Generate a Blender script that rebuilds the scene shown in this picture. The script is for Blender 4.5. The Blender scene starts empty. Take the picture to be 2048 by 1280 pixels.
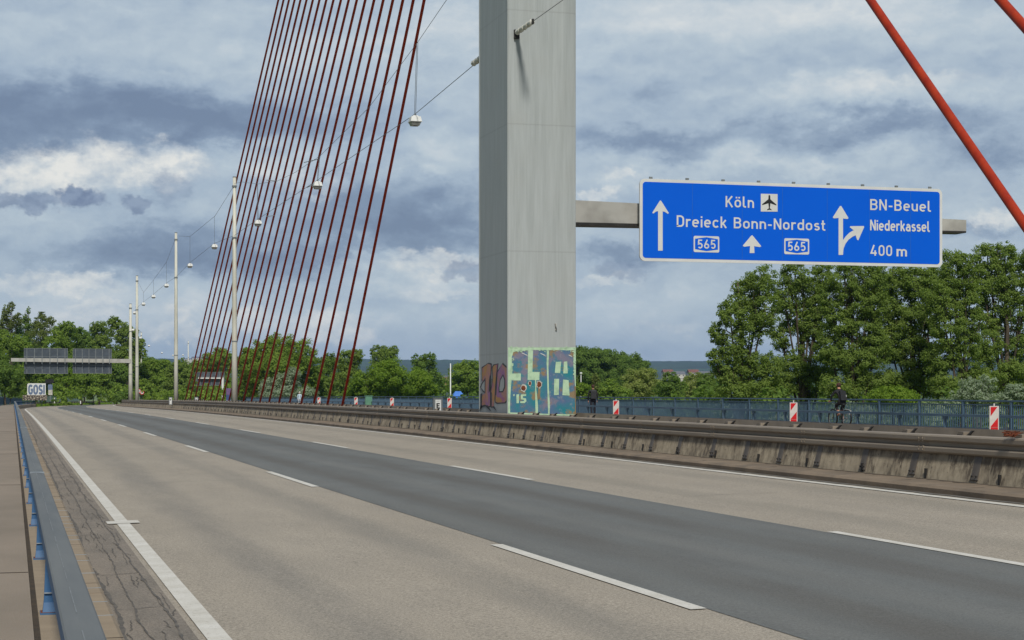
import bpy, bmesh, math, random
import numpy as np
from mathutils import Vector, Matrix
R = math.radians
sc = bpy.context.scene
C = sc.collection
# ------------------------------------------------------------------ camera
F = 3500.0; W0 = 2048.0; HZ = 780.0; CX = 1024.0
TH = math.atan(999.0 / F); CT, ST = math.cos(TH), math.sin(TH)
CAMZ = 1.848
cam_d = bpy.data.cameras.new('camera'); cam = bpy.data.objects.new('camera', cam_d); C.objects.link(cam)
cam.location = (0, 0, CAMZ); cam.rotation_euler = (R(90), 0, -TH)
cam_d.sensor_width = 36; cam_d.lens = 36 * F / W0
cam_d.shift_y = (HZ - 640.0) / W0
cam_d.clip_end = 30000; cam_d.clip_start = 0.05
sc.camera = cam
sc.view_settings.view_transform = 'Standard'; sc.view_settings.look = 'None'
sc.view_settings.exposure = 0.0; sc.view_settings.gamma = 1.0
sc.cycles.use_denoising = True
sc.cycles.volume_bounces = 0; sc.cycles.max_bounces = 6; sc.cycles.transparent_max_bounces = 12

def lin(c):
    o = []
    for v in c[:3]:
        v = v / 255.0
        o.append(v / 12.92 if v <= 0.04045 else ((v + 0.055) / 1.055) ** 2.4)
    return (o[0], o[1], o[2], 1.0)
def ray(px, py):
    xc = (px - CX) / F; yc = (HZ - py) / F
    return Vector((xc * CT + ST, -xc * ST + CT, yc))
def at(px, py, Z):            # a point of the place seen at that pixel, Z metres deep
    return Vector((0, 0, CAMZ)) + ray(px, py) * Z
def onY(px, py, Y):
    r = ray(px, py); return Vector((0, 0, CAMZ)) + r * (Y / r.y)
def onX(px, py, X):
    r = ray(px, py); return Vector((0, 0, CAMZ)) + r * (X / r.x)

# ------------------------------------------------------------------ node helper
class NT:
    def __init__(s, tree): s.t = tree; s.n = tree.nodes; s.l = tree.links
    def new(s, ty, **kw):
        n = s.n.new(ty)
        for k, v in kw.items(): setattr(n, k, v)
        return n
    def put(s, sock, v):
        if isinstance(v, bpy.types.NodeSocket): s.l.new(v, sock)
        elif v is not None:
            try: sock.default_value = v
            except Exception: sock.default_value = tuple(v)[:3]
    def m(s, op, a, b=None, c=None, clamp=False):
        n = s.new('ShaderNodeMath', operation=op); n.use_clamp = clamp
        s.put(n.inputs[0], a); s.put(n.inputs[1], b); s.put(n.inputs[2], c); return n.outputs[0]
    def v(s, op, a, b=None):
        n = s.new('ShaderNodeVectorMath', operation=op); s.put(n.inputs[0], a)
        if b is not None: s.put(n.inputs[1], b)
        return n.outputs['Value'] if op in ('LENGTH', 'DOT_PRODUCT') else n.outputs[0]
    def mix(s, f, a, b, bt='MIX'):
        n = s.new('ShaderNodeMix', data_type='RGBA', blend_type=bt); n.clamp_factor = True
        s.put(n.inputs[0], f); s.put(n.inputs[6], a); s.put(n.inputs[7], b); return n.outputs[2]
    def noise(s, vec, scale, detail=3, rough=0.55, out=0):
        n = s.new('ShaderNodeTexNoise'); s.put(n.inputs['Vector'], vec)
        n.inputs['Scale'].default_value = scale; n.inputs['Detail'].default_value = detail
        n.inputs['Roughness'].default_value = rough; return n.outputs[out]
    def mr(s, v, a, b, c=0.0, d=1.0, smooth=False):
        n = s.new('ShaderNodeMapRange'); n.clamp = True
        if smooth: n.interpolation_type = 'SMOOTHSTEP'
        s.put(n.inputs[0], v)
        for i, q in enumerate((a, b, c, d)): n.inputs[i + 1].default_value = q
        return n.outputs[0]
    def ramp(s, v, stops):
        n = s.new('ShaderNodeValToRGB'); s.put(n.inputs[0], v); e = n.color_ramp.elements
        while len(e) < len(stops): e.new(0.5)
        for i, (p, c) in enumerate(stops): e[i].position = p; e[i].color = c
        return n.outputs[0]
    def scaled(s, vec, sx, sy, sz): return s.v('MULTIPLY', vec, (sx, sy, sz))

# ------------------------------------------------------------------ sky and sun
SUN = Vector((-0.12, -0.67, 0.73)).normalized()
SUN_EL = math.asin(SUN.z); SUN_AZ = math.atan2(SUN.x, SUN.y)
w = bpy.data.worlds.new('World'); sc.world = w; w.use_nodes = True; w.cycles.sampling_method = 'MANUAL'; w.cycles.sample_map_resolution = 256
T = NT(w.node_tree); T.n.clear()
sky = T.new('ShaderNodeTexSky', sky_type='NISHITA'); sky.sun_disc = False
sky.sun_elevation = SUN_EL; sky.sun_rotation = SUN_AZ % (2 * math.pi)
D = T.new('ShaderNodeTexCoord').outputs['Generated']
sep = T.new('ShaderNodeSeparateXYZ'); T.put(sep.inputs[0], D)
az = T.m('ARCTAN2', sep.outputs[0], sep.outputs[1]); el = T.m('ARCSINE', sep.outputs[2])
comb = T.new('ShaderNodeCombineXYZ'); T.put(comb.inputs[0], az); T.put(comb.inputs[1], el)
ae = comb.outputs[0]
Ds = T.scaled(D, 1, 1, 1.7)
wn = T.noise(Ds, 12, 6, 0.6, out=1)
warp = T.v('MULTIPLY', T.v('SUBTRACT', wn, (0.5, 0.5, 0.5)), (0.10, 0.05, 0))
wn2 = T.noise(Ds, 46, 8, 0.62, out=1)
warp2 = T.v('MULTIPLY', T.v('SUBTRACT', wn2, (0.5, 0.5, 0.5)), (0.036, 0.026, 0))
p1 = T.v('ADD', T.v('ADD', ae, warp), warp2)
wn3 = T.noise(D, 75, 9, 0.6, out=1)
p2 = T.v('ADD', T.v('ADD', ae, T.v('MULTIPLY', T.v('SUBTRACT', wn3, (0.5, 0.5, 0.5)), (0.021, 0.019, 0))), T.v('MULTIPLY', T.v('SUBTRACT', wn2, (0.5, 0.5, 0.5)), (0.02, 0.014, 0)))
def ang(px, py):
    a = math.atan((px - CX) / F); return (a + TH, math.atan((HZ - py) / F * math.cos(a)))
def blob(P, px, py, rx, ry, inner=0.0):
    a, e = ang(px, py)
    d = T.v('SUBTRACT', P, (a, e, 0)); d = T.v('MULTIPLY', d, (F / rx, F / ry, 0))
    return T.mr(T.v('LENGTH', d), 1.0, inner, 0, 1, True)
fb = T.noise(T.scaled(D, 1, 1, 3.2), 9, 9, 0.55)
Df = T.v('ADD', T.scaled(D, 1, 1, 2.0), T.v('MULTIPLY', T.v('SUBTRACT', wn2, (0.5, 0.5, 0.5)), (.03, .03, .03)))
fine = T.noise(Df, 26, 10, 0.58)
fine_up = T.noise(T.v('ADD', Df, (-0.004, 0, 0.011)), 26, 10, 0.58)
emb = T.m('SUBTRACT', fine, fine_up)
Dp = T.scaled(D, 1, 1, 1.3)
pf = T.noise(Dp, 62, 10, 0.58); pf_up = T.noise(T.v('ADD', Dp, (-0.0015, 0, 0.0045)), 62, 10, 0.58)
emb2 = T.m('SUBTRACT', pf, pf_up)
b = T.m('ADD', T.m('MULTIPLY_ADD', fb, 0.42, 0.31), T.m('MULTIPLY_ADD', fine, 0.24, -0.12))
b = T.m('ADD', b, T.m('MULTIPLY', emb, 0.42)); b = T.m('ADD', b, T.m('MULTIPLY', emb2, 0.10))
b = T.m('ADD', b, T.mr(el, 0.14, 0.6, 0.0, 0.12))
for (x, y, rx, ry, amp) in [
    (100, 235, 560, 135, -0.56), (440, 220, 400, 90, -0.30), (620, 250, 420, 70, -0.12), (150, 60, 520, 110, 0.02), (650, 90, 500, 90, 0.12),
    (560, 330, 160, 80, 0.16), (350, 400, 80, 60, -0.14),
    (300, 500, 440, 80, -0.42), (400, 540, 320, 50, -0.28), (740, 430, 330, 120, -0.44), (880, 480, 180, 70, -0.3), (650, 505, 330, 26, -0.22),
    (80, 470, 240, 40, 0.04), (860, 310, 120, 60, 0.22), (930, 60, 200, 80, .12),
    (100, 620, 330, 70, 0.20), (450, 645, 380, 70, 0.20), (1000, 640, 900, 60, .10), (850, 565, 260, 40, 0.24), (860, 650, 260, 50, 0.10),
    (1500, 40, 700, 100, 0.26), (1700, 190, 500, 46, 0.24), (1330, 200, 200, 50, -0.12), (1350, 285, 330, 46, -0.32), (1750, 255, 380, 40, -0.30), (1980, 300, 200, 50, -0.22),
    (1250, 350, 240, 40, 0.16), (1230, 505, 160, 44, -0.46), (1980, 420, 160, 50, 0.2), (1250, 620, 220, 60, 0.14), (1930, 470, 150, 26, -.2),
    (1390, 580, 200, 60, 0.10), (1650, 325, 340, 34, 0.22)]:
    b = T.m('MULTIPLY_ADD', blob(p1, x, y, rx, ry), amp, b)
ccol = T.ramp(b, [(0.0, lin((114, 130, 155))), (0.22, lin((133, 150, 173))), (0.45, lin((168, 184, 200))),
                  (0.66, lin((190, 203, 212))), (0.85, lin((215, 221, 223))), (1.0, lin((238, 238, 232)))])
p3 = T.v('ADD', T.v('ADD', ae, T.v('MULTIPLY', T.v('SUBTRACT', wn3, (0.5, 0.5, 0.5)), (0.008, 0.008, 0))), T.v('MULTIPLY', T.v('SUBTRACT', wn2, (0.5, 0.5, 0.5)), (0.045, 0.034, 0)))
cum = 0.0
for (x, y, rx, ry, amp, inn) in [(120, 350, 170, 64, .92, .15), (20, 350, 130, 60, .85, .15), (270, 330, 170, 62, .92, .2), (350, 322, 75, 50, .9, .2),
        (362, 628, 44, 30, .9, .45), (335, 662, 60, 26, .7, .4), (395, 668, 40, 30, .75, .4), (500, 640, 60, 34, .75, .4), (655, 655, 100, 42, .85, .4), (710, 668, 60, 36, .65, .4),
        (150, 575, 110, 30, .8, .4), (195, 625, 80, 26, .65, .4), (50, 565, 100, 28, .5, .3), (120, 655, 140, 24, .6, .3), (880, 530, 130, 26, .6, .3), (1240, 352, 60, 18, .55, .3), (1190, 385, 60, 16, .65, .3), (1320, 372, 60, 15, .45, .3), (1985, 440, 60, 30, .75, .3),
        (880, 590, 110, 18, .4, .2), (620, 370, 90, 34, .5, .2), (540, 340, 60, 40, .45, .2), (1200, 560, 120, 16, .4, .2), (1800, 160, 240, 22, .35, .1), (1330, 660, 120, 18, .4, .2)]:
    cum = T.m('MAXIMUM', cum, T.m('MULTIPLY', blob(p3 if rx > 70 else p2, x, y, rx, ry, inn), amp))
sh_ = T.m('ADD', T.m('MULTIPLY', emb2, 1.3), T.m('MULTIPLY_ADD', fine, 1.3, -.04))
shade = T.ramp(sh_, [(0.2, lin((176, 188, 202))), (0.5, lin((216, 220, 220))), (.8, lin((246, 243, 234)))])
ccol = T.mix(cum, ccol, shade)
dk = 0.0
for (x, y, rx, ry, amp) in [(160, 396, 56, 30, 1.0), (75, 404, 62, 20, .8), (265, 408, 36, 22, .8), (15, 402, 40, 20, .75), (345, 378, 40, 40, .35), (640, 520, 70, 14, .3), (930, 540, 50, 22, .6), (1240, 545, 80, 20, .5)]:
    dk = T.m('MAXIMUM', dk, T.m('MULTIPLY', blob(p2, x, y, rx, ry, 0.55), amp))
ccol = T.mix(dk, ccol, T.mix(T.mr(emb2, -.08, .08), lin((112, 126, 154)), lin((136, 150, 174))))
# thin blue haze near the horizon
ccol = T.mix(T.m('MULTIPLY', T.mr(el, 0.07, 0.0), 0.45), ccol, lin((188, 207, 222)))
away = T.mr(T.m('ABSOLUTE', T.m('SUBTRACT', az, 0.28)), 0.45, 1.3, 0, 1, True)  # unseen sky beyond the view dimmed to cut fill light on tower and cables
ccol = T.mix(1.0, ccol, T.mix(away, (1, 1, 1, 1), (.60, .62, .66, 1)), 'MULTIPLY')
ccol = T.mix(1.0, ccol, T.mix(T.mr(az, -.25, -.9), (1, 1, 1, 1), (.42, .44, .48, 1)), 'MULTIPLY')  # left sky dimmed further, added to darken the tower's left face
ccol = T.mix(1.0, ccol, T.mix(T.mr(el, .3, .9), (1, 1, 1, 1), (.72, .74, .78, 1)), 'MULTIPLY')  # unseen upper sky dimmed as well, to weaken the fill
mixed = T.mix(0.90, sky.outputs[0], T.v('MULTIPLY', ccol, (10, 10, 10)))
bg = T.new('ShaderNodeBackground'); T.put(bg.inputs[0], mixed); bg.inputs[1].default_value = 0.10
T.l.new(bg.outputs[0], T.new('ShaderNodeOutputWorld').inputs[0])
sl = bpy.data.lights.new('sun', 'SUN'); sl.energy = 3.5; sl.angle = R(7.5); sl.color = (1.0, 0.95, 0.87)
so = bpy.data.objects.new('sun', sl); C.objects.link(so); so.location = (0, -20, 60)
so.rotation_euler = (-SUN).to_track_quat('-Z', 'Y').to_euler()

# ------------------------------------------------------------------ materials
MATS = {}
def bsdf(name):
    m = bpy.data.materials.new(name); m.use_nodes = True; t = NT(m.node_tree)
    p = m.node_tree.nodes['Principled BSDF']; return m, t, p
def mat(name, c, rough=0.6, c2=None, scale=3.0, stretch=(1, 1, 1), metal=0.0, bump=0.0, bscale=None, detail=4, lo=0.35, hi=0.65, rnd=0.0, spec=None):
    if name in MATS: return MATS[name]
    m, t, p = bsdf(name)
    co = t.new('ShaderNodeTexCoord').outputs['Object']
    v = t.scaled(co, *stretch)
    if c2 is None: c2 = tuple(x * 0.86 for x in c)
    col = t.mix(t.mr(t.noise(v, scale, detail), lo, hi), lin(c), lin(c2))
    if rnd:
        oi = t.new('ShaderNodeObjectInfo').outputs['Random']
        col = t.mix(1.0, col, t.mr(oi, 0, 1, 1 - rnd, 1 + rnd), 'MULTIPLY')
    t.put(p.inputs['Base Color'], col)
    p.inputs['Roughness'].default_value = rough; p.inputs['Metallic'].default_value = metal
    if spec is not None: p.inputs['Specular IOR Level'].default_value = spec
    if bump:
        bn = t.new('ShaderNodeBump'); bn.inputs['Strength'].default_value = bump; bn.inputs['Distance'].default_value = 0.01
        t.put(bn.inputs['Height'], t.noise(v, bscale or scale * 4, 4)); t.put(p.inputs['Normal'], bn.outputs[0])
    MATS[name] = m; return m

def road_mat(name, base, light, dark, dark_amt=0.5, tracks=None, grain=0.75):
    m, t, p = bsdf(name); co = t.new('ShaderNodeTexCoord').outputs['Object']
    big = t.noise(t.scaled(co, 1, 0.35, 1), 0.45, 4); med = t.noise(t.scaled(co, 1, 0.25, 1), 2.2, 4)
    col = t.mix(t.mr(big, 0.3, 0.7), lin(base), lin(light))
    col = t.mix(t.m('MULTIPLY', t.mr(med, 0.42, 0.75), dark_amt), col, lin(dark))
    if tracks:
        sx = t.new('ShaderNodeSeparateXYZ'); t.put(sx.inputs[0], co)
        for (x, wd, c, a) in tracks:
            d = t.m('ABSOLUTE', t.m('SUBTRACT', t.m('ADD', sx.outputs[0], t.m('MULTIPLY_ADD', big, 0.3, -0.15)), x))
            f = t.m('MULTIPLY', t.mr(d, wd, wd * 0.2, 0, 1, True), a)
            f = t.m('MULTIPLY', f, t.mr(t.noise(t.scaled(co, 1.5, 0.12, 1), 1.3, 3), 0.3, 0.6, 0.4, 1))
            col = t.mix(f, col, lin(c))
    g = t.noise(co, 40, 3, 0.75); g2 = t.noise(co, 90, 2, 0.8)
    gg = t.m('MULTIPLY_ADD', t.m('ADD', t.m('SUBTRACT', g, 0.5), t.m('SUBTRACT', g2, 0.5)), grain * 2.4, 1.0)
    col = t.mix(1.0, col, gg, 'MULTIPLY')
    t.put(p.inputs['Base Color'], col); p.inputs['Roughness'].default_value = 0.85; p.inputs['Specular IOR Level'].default_value = 0.3
    bn = t.new('ShaderNodeBump'); bn.inputs['Strength'].default_value = 0.5; bn.inputs['Distance'].default_value = 0.008
    t.put(bn.inputs['Height'], g); t.put(p.inputs['Normal'], bn.outputs[0]); MATS[name] = m; return m
M_ROAD = road_mat('old asphalt', (149, 141, 128), (156, 148, 135), (134, 128, 118), 0.45, [(2.45, 0.55, (116, 113, 107), .55), (4.2, 0.5, (118, 115, 108), .5), (10.0, 0.5, (122, 118, 108), .4), (12.0, .5, (122, 118, 108), .4)])
M_ROAD2 = road_mat('new asphalt', (99, 101, 99), (105, 108, 107), (88, 88, 86), 0.5, [(6.15, 0.45, (88, 85, 80), .6), (7.9, 0.45, (86, 83, 78), .6), (7.0, .35, (114, 115, 112), .5), (5.5, .25, (113, 114, 111), .4), (8.6, .25, (113, 114, 111), .4)], grain=0.45)
M_GUTTER = road_mat('gutter asphalt', (122, 115, 106), (132, 123, 112), (98, 94, 88), 0.7)
M_WALK = mat('walkway coating', (140, 128, 114), .9, (124, 114, 101), 1.1, (1.0, .5, 1), bump=.4, bscale=60, lo=.3, hi=.7)
M_KERB = mat('kerb concrete', (146, 131, 110), .9, (132, 118, 99), 2.2, (1, 2.5, 1), bump=.5, bscale=30, lo=.3, hi=.75)
M_KERB2 = mat('median kerb concrete', (130, 115, 97), .9, (104, 93, 80), 1.3, (1, 1, 1), bump=.5, bscale=20)
M_GRIT = mat('grit and dust', (112, 110, 104), .95, (86, 82, 76), 6, bump=.6, bscale=50)
M_TAR = mat('tar seam', (76, 73, 69), .85, (100, 95, 88), 9, bump=.5)
M_JOINT = mat('dark joint', (72, 62, 50), .95, (56, 50, 44), 8)
m, t, p = bsdf('road paint')
co = t.new('ShaderNodeTexCoord').outputs['Object']
wear = t.mr(t.noise(co, 30, 5, .8), 0.54, 0.68)
wear = t.m('MULTIPLY', wear, t.mr(t.noise(co, .8, 2), 0.3, 0.7, .35, .9))
t.put(p.inputs['Base Color'], t.mix(wear, t.mix(t.mr(t.noise(co, 3, 3), .3, .7), lin((205, 203, 196)), lin((188, 185, 175))), lin((134, 127, 116))))
p.inputs['Roughness'].default_value = .8; M_PAINT = m
m, t, p = bsdf('stained concrete wall')
co = t.new('ShaderNodeTexCoord').outputs['Object']
sx = t.new('ShaderNodeSeparateXYZ'); t.put(sx.inputs[0], co)
streak = t.noise(t.scaled(co, 1, 2.6, 1.3), 2.2, 7, .7); streak2 = t.noise(t.scaled(co, 1, 8, 2.4), 2.0, 6, .7)
patch = t.noise(co, 1.1, 4, .6)
f = t.m('ADD', t.m('MULTIPLY', t.mr(streak, .44, .58), .6), t.m('MULTIPLY', t.m('MULTIPLY', t.mr(streak2, .46, .58), t.mr(t.noise(t.scaled(co, 1, 1.4, .6), 1.7, 3), .42, .56)), .8))
f = t.m('MULTIPLY', f, t.mr(patch, .40, .56, .15, 1.1))
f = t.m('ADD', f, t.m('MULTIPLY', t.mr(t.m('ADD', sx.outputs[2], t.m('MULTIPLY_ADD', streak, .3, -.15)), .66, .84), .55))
pale = t.mix(t.mr(t.noise(co, 5, 4), .3, .7), lin((190, 177, 152)), lin((158, 146, 125)))
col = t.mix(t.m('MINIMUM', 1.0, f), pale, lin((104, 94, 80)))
mossy = t.mr(t.noise(t.scaled(co, 1, 1, 3), 7, 5, .7), .60, .68)
col = t.mix(t.m('MULTIPLY', mossy, .6), col, lin((56, 54, 50)))
jt = t.mr(t.m('ABSOLUTE', t.m('SUBTRACT', t.m('FRACT', t.m('DIVIDE', t.m('ADD', sx.outputs[1], 1.7), 5.2)), .5)), .003, .006, 1, 0)
col = t.mix(t.m('MULTIPLY', jt, .7), col, lin((180, 170, 150)))
t.put(p.inputs['Base Color'], col); p.inputs['Roughness'].default_value = .95
bn = t.new('ShaderNodeBump'); bn.inputs['Strength'].default_value = .6; bn.inputs['Distance'].default_value = .01
t.put(bn.inputs['Height'], streak2); t.put(p.inputs['Normal'], bn.outputs[0]); M_WALL = m
M_GALV = mat('weathered steel rail', (146, 135, 119), .6, (132, 121, 107), 2.4, (1, .5, 1), metal=.2, rnd=.1, lo=.3, hi=.7, detail=6)
M_STRAP = mat('steel strap', (112, 105, 96), .6, (92, 85, 78), 6, (1, 1, .4), metal=.2, rnd=.1)
M_DARKST = mat('dark steel', (52, 50, 48), .6, (38, 37, 36), 5, metal=.3)
M_BLUE = mat('blue paint', (46, 90, 134), .55, (66, 104, 138), 2.5, (1, 1, 1), lo=.4, hi=.7)
M_BLUETOP = mat('faded blue grey paint', (108, 112, 113), .7, (96, 101, 104), 1.5, (4, .4, 1), rnd=.03, bump=.06, bscale=30, spec=.2)
M_RAILB = mat('railing blue paint', (80, 106, 126), .6, (68, 94, 116), 1.5, rnd=.03)
M_SEAM = mat('pale seam', (148, 158, 166), .6)
M_SCR = mat('faint scratch', (122, 127, 130), .7, (104, 109, 112), 12)
M_RUST = mat('rust', (120, 62, 34), .9, (84, 44, 28), 9)
m, t, p = bsdf('cable red paint')
co = t.new('ShaderNodeTexCoord').outputs['Object']
col = t.mix(t.mr(t.noise(t.scaled(co, 3, 3, .4), 1.5, 4), .35, .7), lin((166, 58, 32)), lin((142, 44, 30)))
t.put(p.inputs['Base Color'], col); p.inputs['Roughness'].default_value = .5; p.inputs['Specular IOR Level'].default_value = .12; M_RED = m
m, t, p = bsdf('tower grey paint')
co = t.new('ShaderNodeTexCoord').outputs['Object']
s1 = t.noise(t.scaled(co, 3, 3, .18), 2.0, 5, .6); s2 = t.noise(t.scaled(co, 9, 9, .35), 2.0, 5, .65); s3 = t.noise(co, .7, 4)
f = t.m('ADD', t.m('MULTIPLY', t.mr(s1, .35, .65), .5), t.m('MULTIPLY', t.mr(s2, .45, .7), .35))
col = t.mix(f, lin((168, 174, 174)), lin((146, 152, 151)))
col = t.mix(t.m('MULTIPLY', t.mr(s3, .5, .7), .3), col, lin((160, 162, 158)))
sx = t.new('ShaderNodeSeparateXYZ'); t.put(sx.inputs[0], co)
for zz in (2.55, 5.6, 9.4, 12.8):
    d = t.m('ABSOLUTE', t.m('SUBTRACT', t.m('ADD', sx.outputs[2], t.m('MULTIPLY_ADD', s2, .05, -.02)), zz))
    col = t.mix(t.m('MULTIPLY', t.mr(d, .03, .008), .25), col, lin((120, 120, 118)))
t.put(p.inputs['Base Color'], col); p.inputs['Roughness'].default_value = .5; M_PYL = m
M_CONC = mat('grey concrete', (172, 171, 165), .85, (146, 144, 138), 1.6, (1, 1, 1), bump=.3, lo=.4, hi=.75)
M_POLE = mat('pole pale paint', (202, 202, 190), .6, (176, 174, 160), 1.5, (3, 3, .5), lo=.4, hi=.75)
M_WHITE = mat('white paint', (220, 222, 220), .5, (205, 207, 204), 3)
M_WHITEOLD = mat('worn white', (200, 198, 188), .6, (160, 158, 148), 3)
M_SIGNBLUE = mat('sign blue sheeting', (0, 88, 208), .5, (0, 92, 212), .6, spec=.15, lo=.2, hi=.8)
M_SIGNWHITE = mat('sign white sheeting', (208, 210, 208), .4, (200, 202, 200), 2)
M_SIGNSEAM = mat('sign seam', (36, 98, 190), .4)
M_BLACK = mat('black paint', (22, 22, 24), .5)
M_REDS = mat('sign red sheeting', (196, 26, 32), .4, (188, 30, 34), 3)
M_GREY = mat('grey metal', (128, 134, 136), .5, (112, 118, 120), 3, metal=.2)
M_BACK = mat('sign back aluminium', (84, 92, 100), .45, (70, 78, 86), 1.5, metal=.3)
M_GLASS = mat('lamp glass', (150, 152, 150), .25, (120, 122, 120), 6)
M_CERAM = mat('insulator', (205, 205, 198), .4, (170, 170, 160), 5)
M_WIRE = mat('wire', (104, 108, 112), .6)
M_BARK = mat('bark', (92, 82, 68), .95, (62, 55, 46), 3, (1, 1, .3), bump=.6)
M_GRASS = mat('verge grass', (96, 118, 52), .95, (120, 128, 70), .25, detail=8, lo=.3, hi=.7, bump=.8, bscale=3)
M_PLAIN = mat('fields', (86, 108, 52), .95, (116, 124, 76), .012, detail=9, lo=.35, hi=.65)
M_HILL = mat('wooded hills', (32, 50, 30), .95, (56, 78, 42), .004, detail=10, lo=.35, hi=.65)
def leafmat(name, c1, c2, tr=.45):
    m = bpy.data.materials.new(name); m.use_nodes = True; t = NT(m.node_tree); t.n.clear()
    g = t.new('ShaderNodeNewGeometry'); rp = g.outputs['Random Per Island']
    co = t.new('ShaderNodeTexCoord').outputs['Object']
    f = t.m('ADD', t.m('MULTIPLY', rp, .55), t.m('MULTIPLY', t.mr(t.noise(co, .5, 3), .3, .7), .45))
    col = t.mix(f, lin(c1), lin(c2))
    d = t.new('ShaderNodeBsdfDiffuse'); t.put(d.inputs[0], col)
    tl = t.new('ShaderNodeBsdfTranslucent'); t.put(tl.inputs[0], t.mix(1.0, col, (1.5, 1.6, .85, 1), 'MULTIPLY'))
    ms = t.new('ShaderNodeMixShader'); ms.inputs[0].default_value = tr
    t.l.new(d.outputs[0], ms.inputs[1]); t.l.new(tl.outputs[0], ms.inputs[2])
    t.l.new(ms.outputs[0], t.new('ShaderNodeOutputMaterial').inputs[0]); return m
LEAF = {
 'poplar': leafmat('poplar leaves', (92, 114, 54), (140, 158, 84)),
 'green': leafmat('green leaves', (96, 122, 52), (142, 162, 78)),
 'deep': leafmat('deep green leaves', (84, 110, 54), (124, 146, 74)),
 'bright': leafmat('bright leaves', (92, 120, 46), (134, 156, 66)),
 'pale': leafmat('pale yellow green leaves', (112, 128, 68), (160, 168, 102)),
 'silver': leafmat('silver leaves', (112, 128, 108), (168, 180, 160)),
 'olive': leafmat('olive leaves', (92, 106, 56), (126, 136, 78)),
}

# ------------------------------------------------------------------ geometry helpers
class MB:
    def __init__(s): s.v = []; s.f = []; s.mi = []; s.mats = []
    def mslot(s, m):
        if m not in s.mats: s.mats.append(m)
        return s.mats.index(m)
    def add(s, vs, fs, m=None):
        o = len(s.v); s.v += [tuple(v) for v in vs]; s.f += [[i + o for i in f] for f in fs]
        k = s.mslot(m) if m else 0; s.mi += [k] * len(fs); return s
    def box(s, x0, x1, y0, y1, z0, z1, m=None):
        vs = [(x, y, z) for x in (x0, x1) for y in (y0, y1) for z in (z0, z1)]
        return s.add(vs, [(0, 1, 3, 2), (4, 6, 7, 5), (0, 4, 5, 1), (2, 3, 7, 6), (0, 2, 6, 4), (1, 5, 7, 3)], m)
    def cbox(s, c, d, m=None):
        return s.box(c[0]-d[0]/2, c[0]+d[0]/2, c[1]-d[1]/2, c[1]+d[1]/2, c[2]-d[2]/2, c[2]+d[2]/2, m)
    def tube(s, pts, rad, n=8, m=None, cap=True):
        pts = [Vector(p) for p in pts]
        if not hasattr(rad, '__len__'): rad = [rad] * len(pts)
        vs = []; fs = []; ref = None
        for i, p in enumerate(pts):
            d = (pts[min(i + 1, len(pts) - 1)] - pts[max(i - 1, 0)]).normalized()
            if ref is None: ref = Vector((0, 0, 1)) if abs(d.z) < .9 else Vector((1, 0, 0))
            a = d.cross(ref).normalized(); b_ = d.cross(a).normalized(); ref = -b_ if False else ref
            for k in range(n):
                an = 2 * math.pi * k / n; vs.append(p + (a * math.cos(an) + b_ * math.sin(an)) * rad[i])
        for i in range(len(pts) - 1):
            for k in range(n):
                k2 = (k + 1) % n; fs.append((i*n+k, i*n+k2, (i+1)*n+k2, (i+1)*n+k))
        if cap: fs.append(tuple(range(n))[::-1]); fs.append(tuple((len(pts)-1)*n + k for k in range(n)))
        return s.add(vs, fs, m)
    def build(s, name, m=None, parent=None, smooth=False, loc=None):
        me = bpy.data.meshes.new(name); me.from_pydata(s.v, [], s.f)
        for mm in ([m] if m else s.mats): me.materials.append(mm)
        if not m and s.mats: me.polygons.foreach_set('material_index', s.mi)
        if smooth: me.polygons.foreach_set('use_smooth', [True] * len(me.polygons))
        me.update(); bm = bmesh.new(); bm.from_mesh(me); bmesh.ops.recalc_face_normals(bm, faces=bm.faces); bm.to_mesh(me); bm.free()
        return link(me, name, parent, loc)
def link(me, name, parent=None, loc=None):
    o = bpy.data.objects.new(name, me); C.objects.link(o)
    if parent: o.parent = parent
    if loc is not None: o.location = loc
    return o
def tag(o, label=None, cat=None, group=None, kind=None):
    if label: o['label'] = label
    if cat: o['category'] = cat
    if group: o['group'] = group
    if kind: o['kind'] = kind
    return o
def thing(name, label, cat, loc=(0, 0, 0), group=None):
    o = bpy.data.objects.new(name, None); C.objects.link(o); o.location = loc; o.empty_display_size = .3
    return tag(o, label, cat, group)
def copy_tree(o, parent=None):
    c = o.copy(); C.objects.link(c)
    if parent is not None: c.parent = parent
    for ch in list(o.children): copy_tree(ch, c)
    return c
Y0C, RC = 208.0, 1000.0
def sh(Y): return 0.0 if Y < Y0C else (Y - Y0C) ** 2 / (2 * RC)
def prof(Y):
    if Y < 48: return 0.0
    if Y < 172: return -((Y - 48) ** 2) / 51370.0
    return -0.2993 - (Y - 172) * 0.00483
def zr(X): return 0.025 * X if X < 15.27 else 0.025 * (30.54 - X)
def yrange(a, b_, step=6.0):
    n = max(1, int(math.ceil((b_ - a) / step))); return [a + (b_ - a) * i / n for i in range(n + 1)]
def loft(name, sec, Ys, m, parent=None, closed=True, smooth=False, kind=None):
    vs = []; fs = []; n = len(sec)
    for Y in Ys:
        for (x, z) in sec: vs.append((x + sh(Y), Y, z + prof(Y)))
    for i in range(len(Ys) - 1):
        for k in range(n if closed else n - 1):
            k2 = (k + 1) % n; fs.append((i*n+k, i*n+k2, (i+1)*n+k2, (i+1)*n+k))
    if closed: fs.append(tuple(range(n))); fs.append(tuple((len(Ys)-1)*n+k for k in range(n))[::-1])
    mb = MB(); mb.add(vs, fs); o = mb.build(name, m, parent, smooth)
    if not closed:
        pass
    if kind: tag(o, kind=kind)
    return o
def P(X, Y, z): return (X + sh(Y), Y, z + prof(Y))
rng = random.Random(7)

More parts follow.
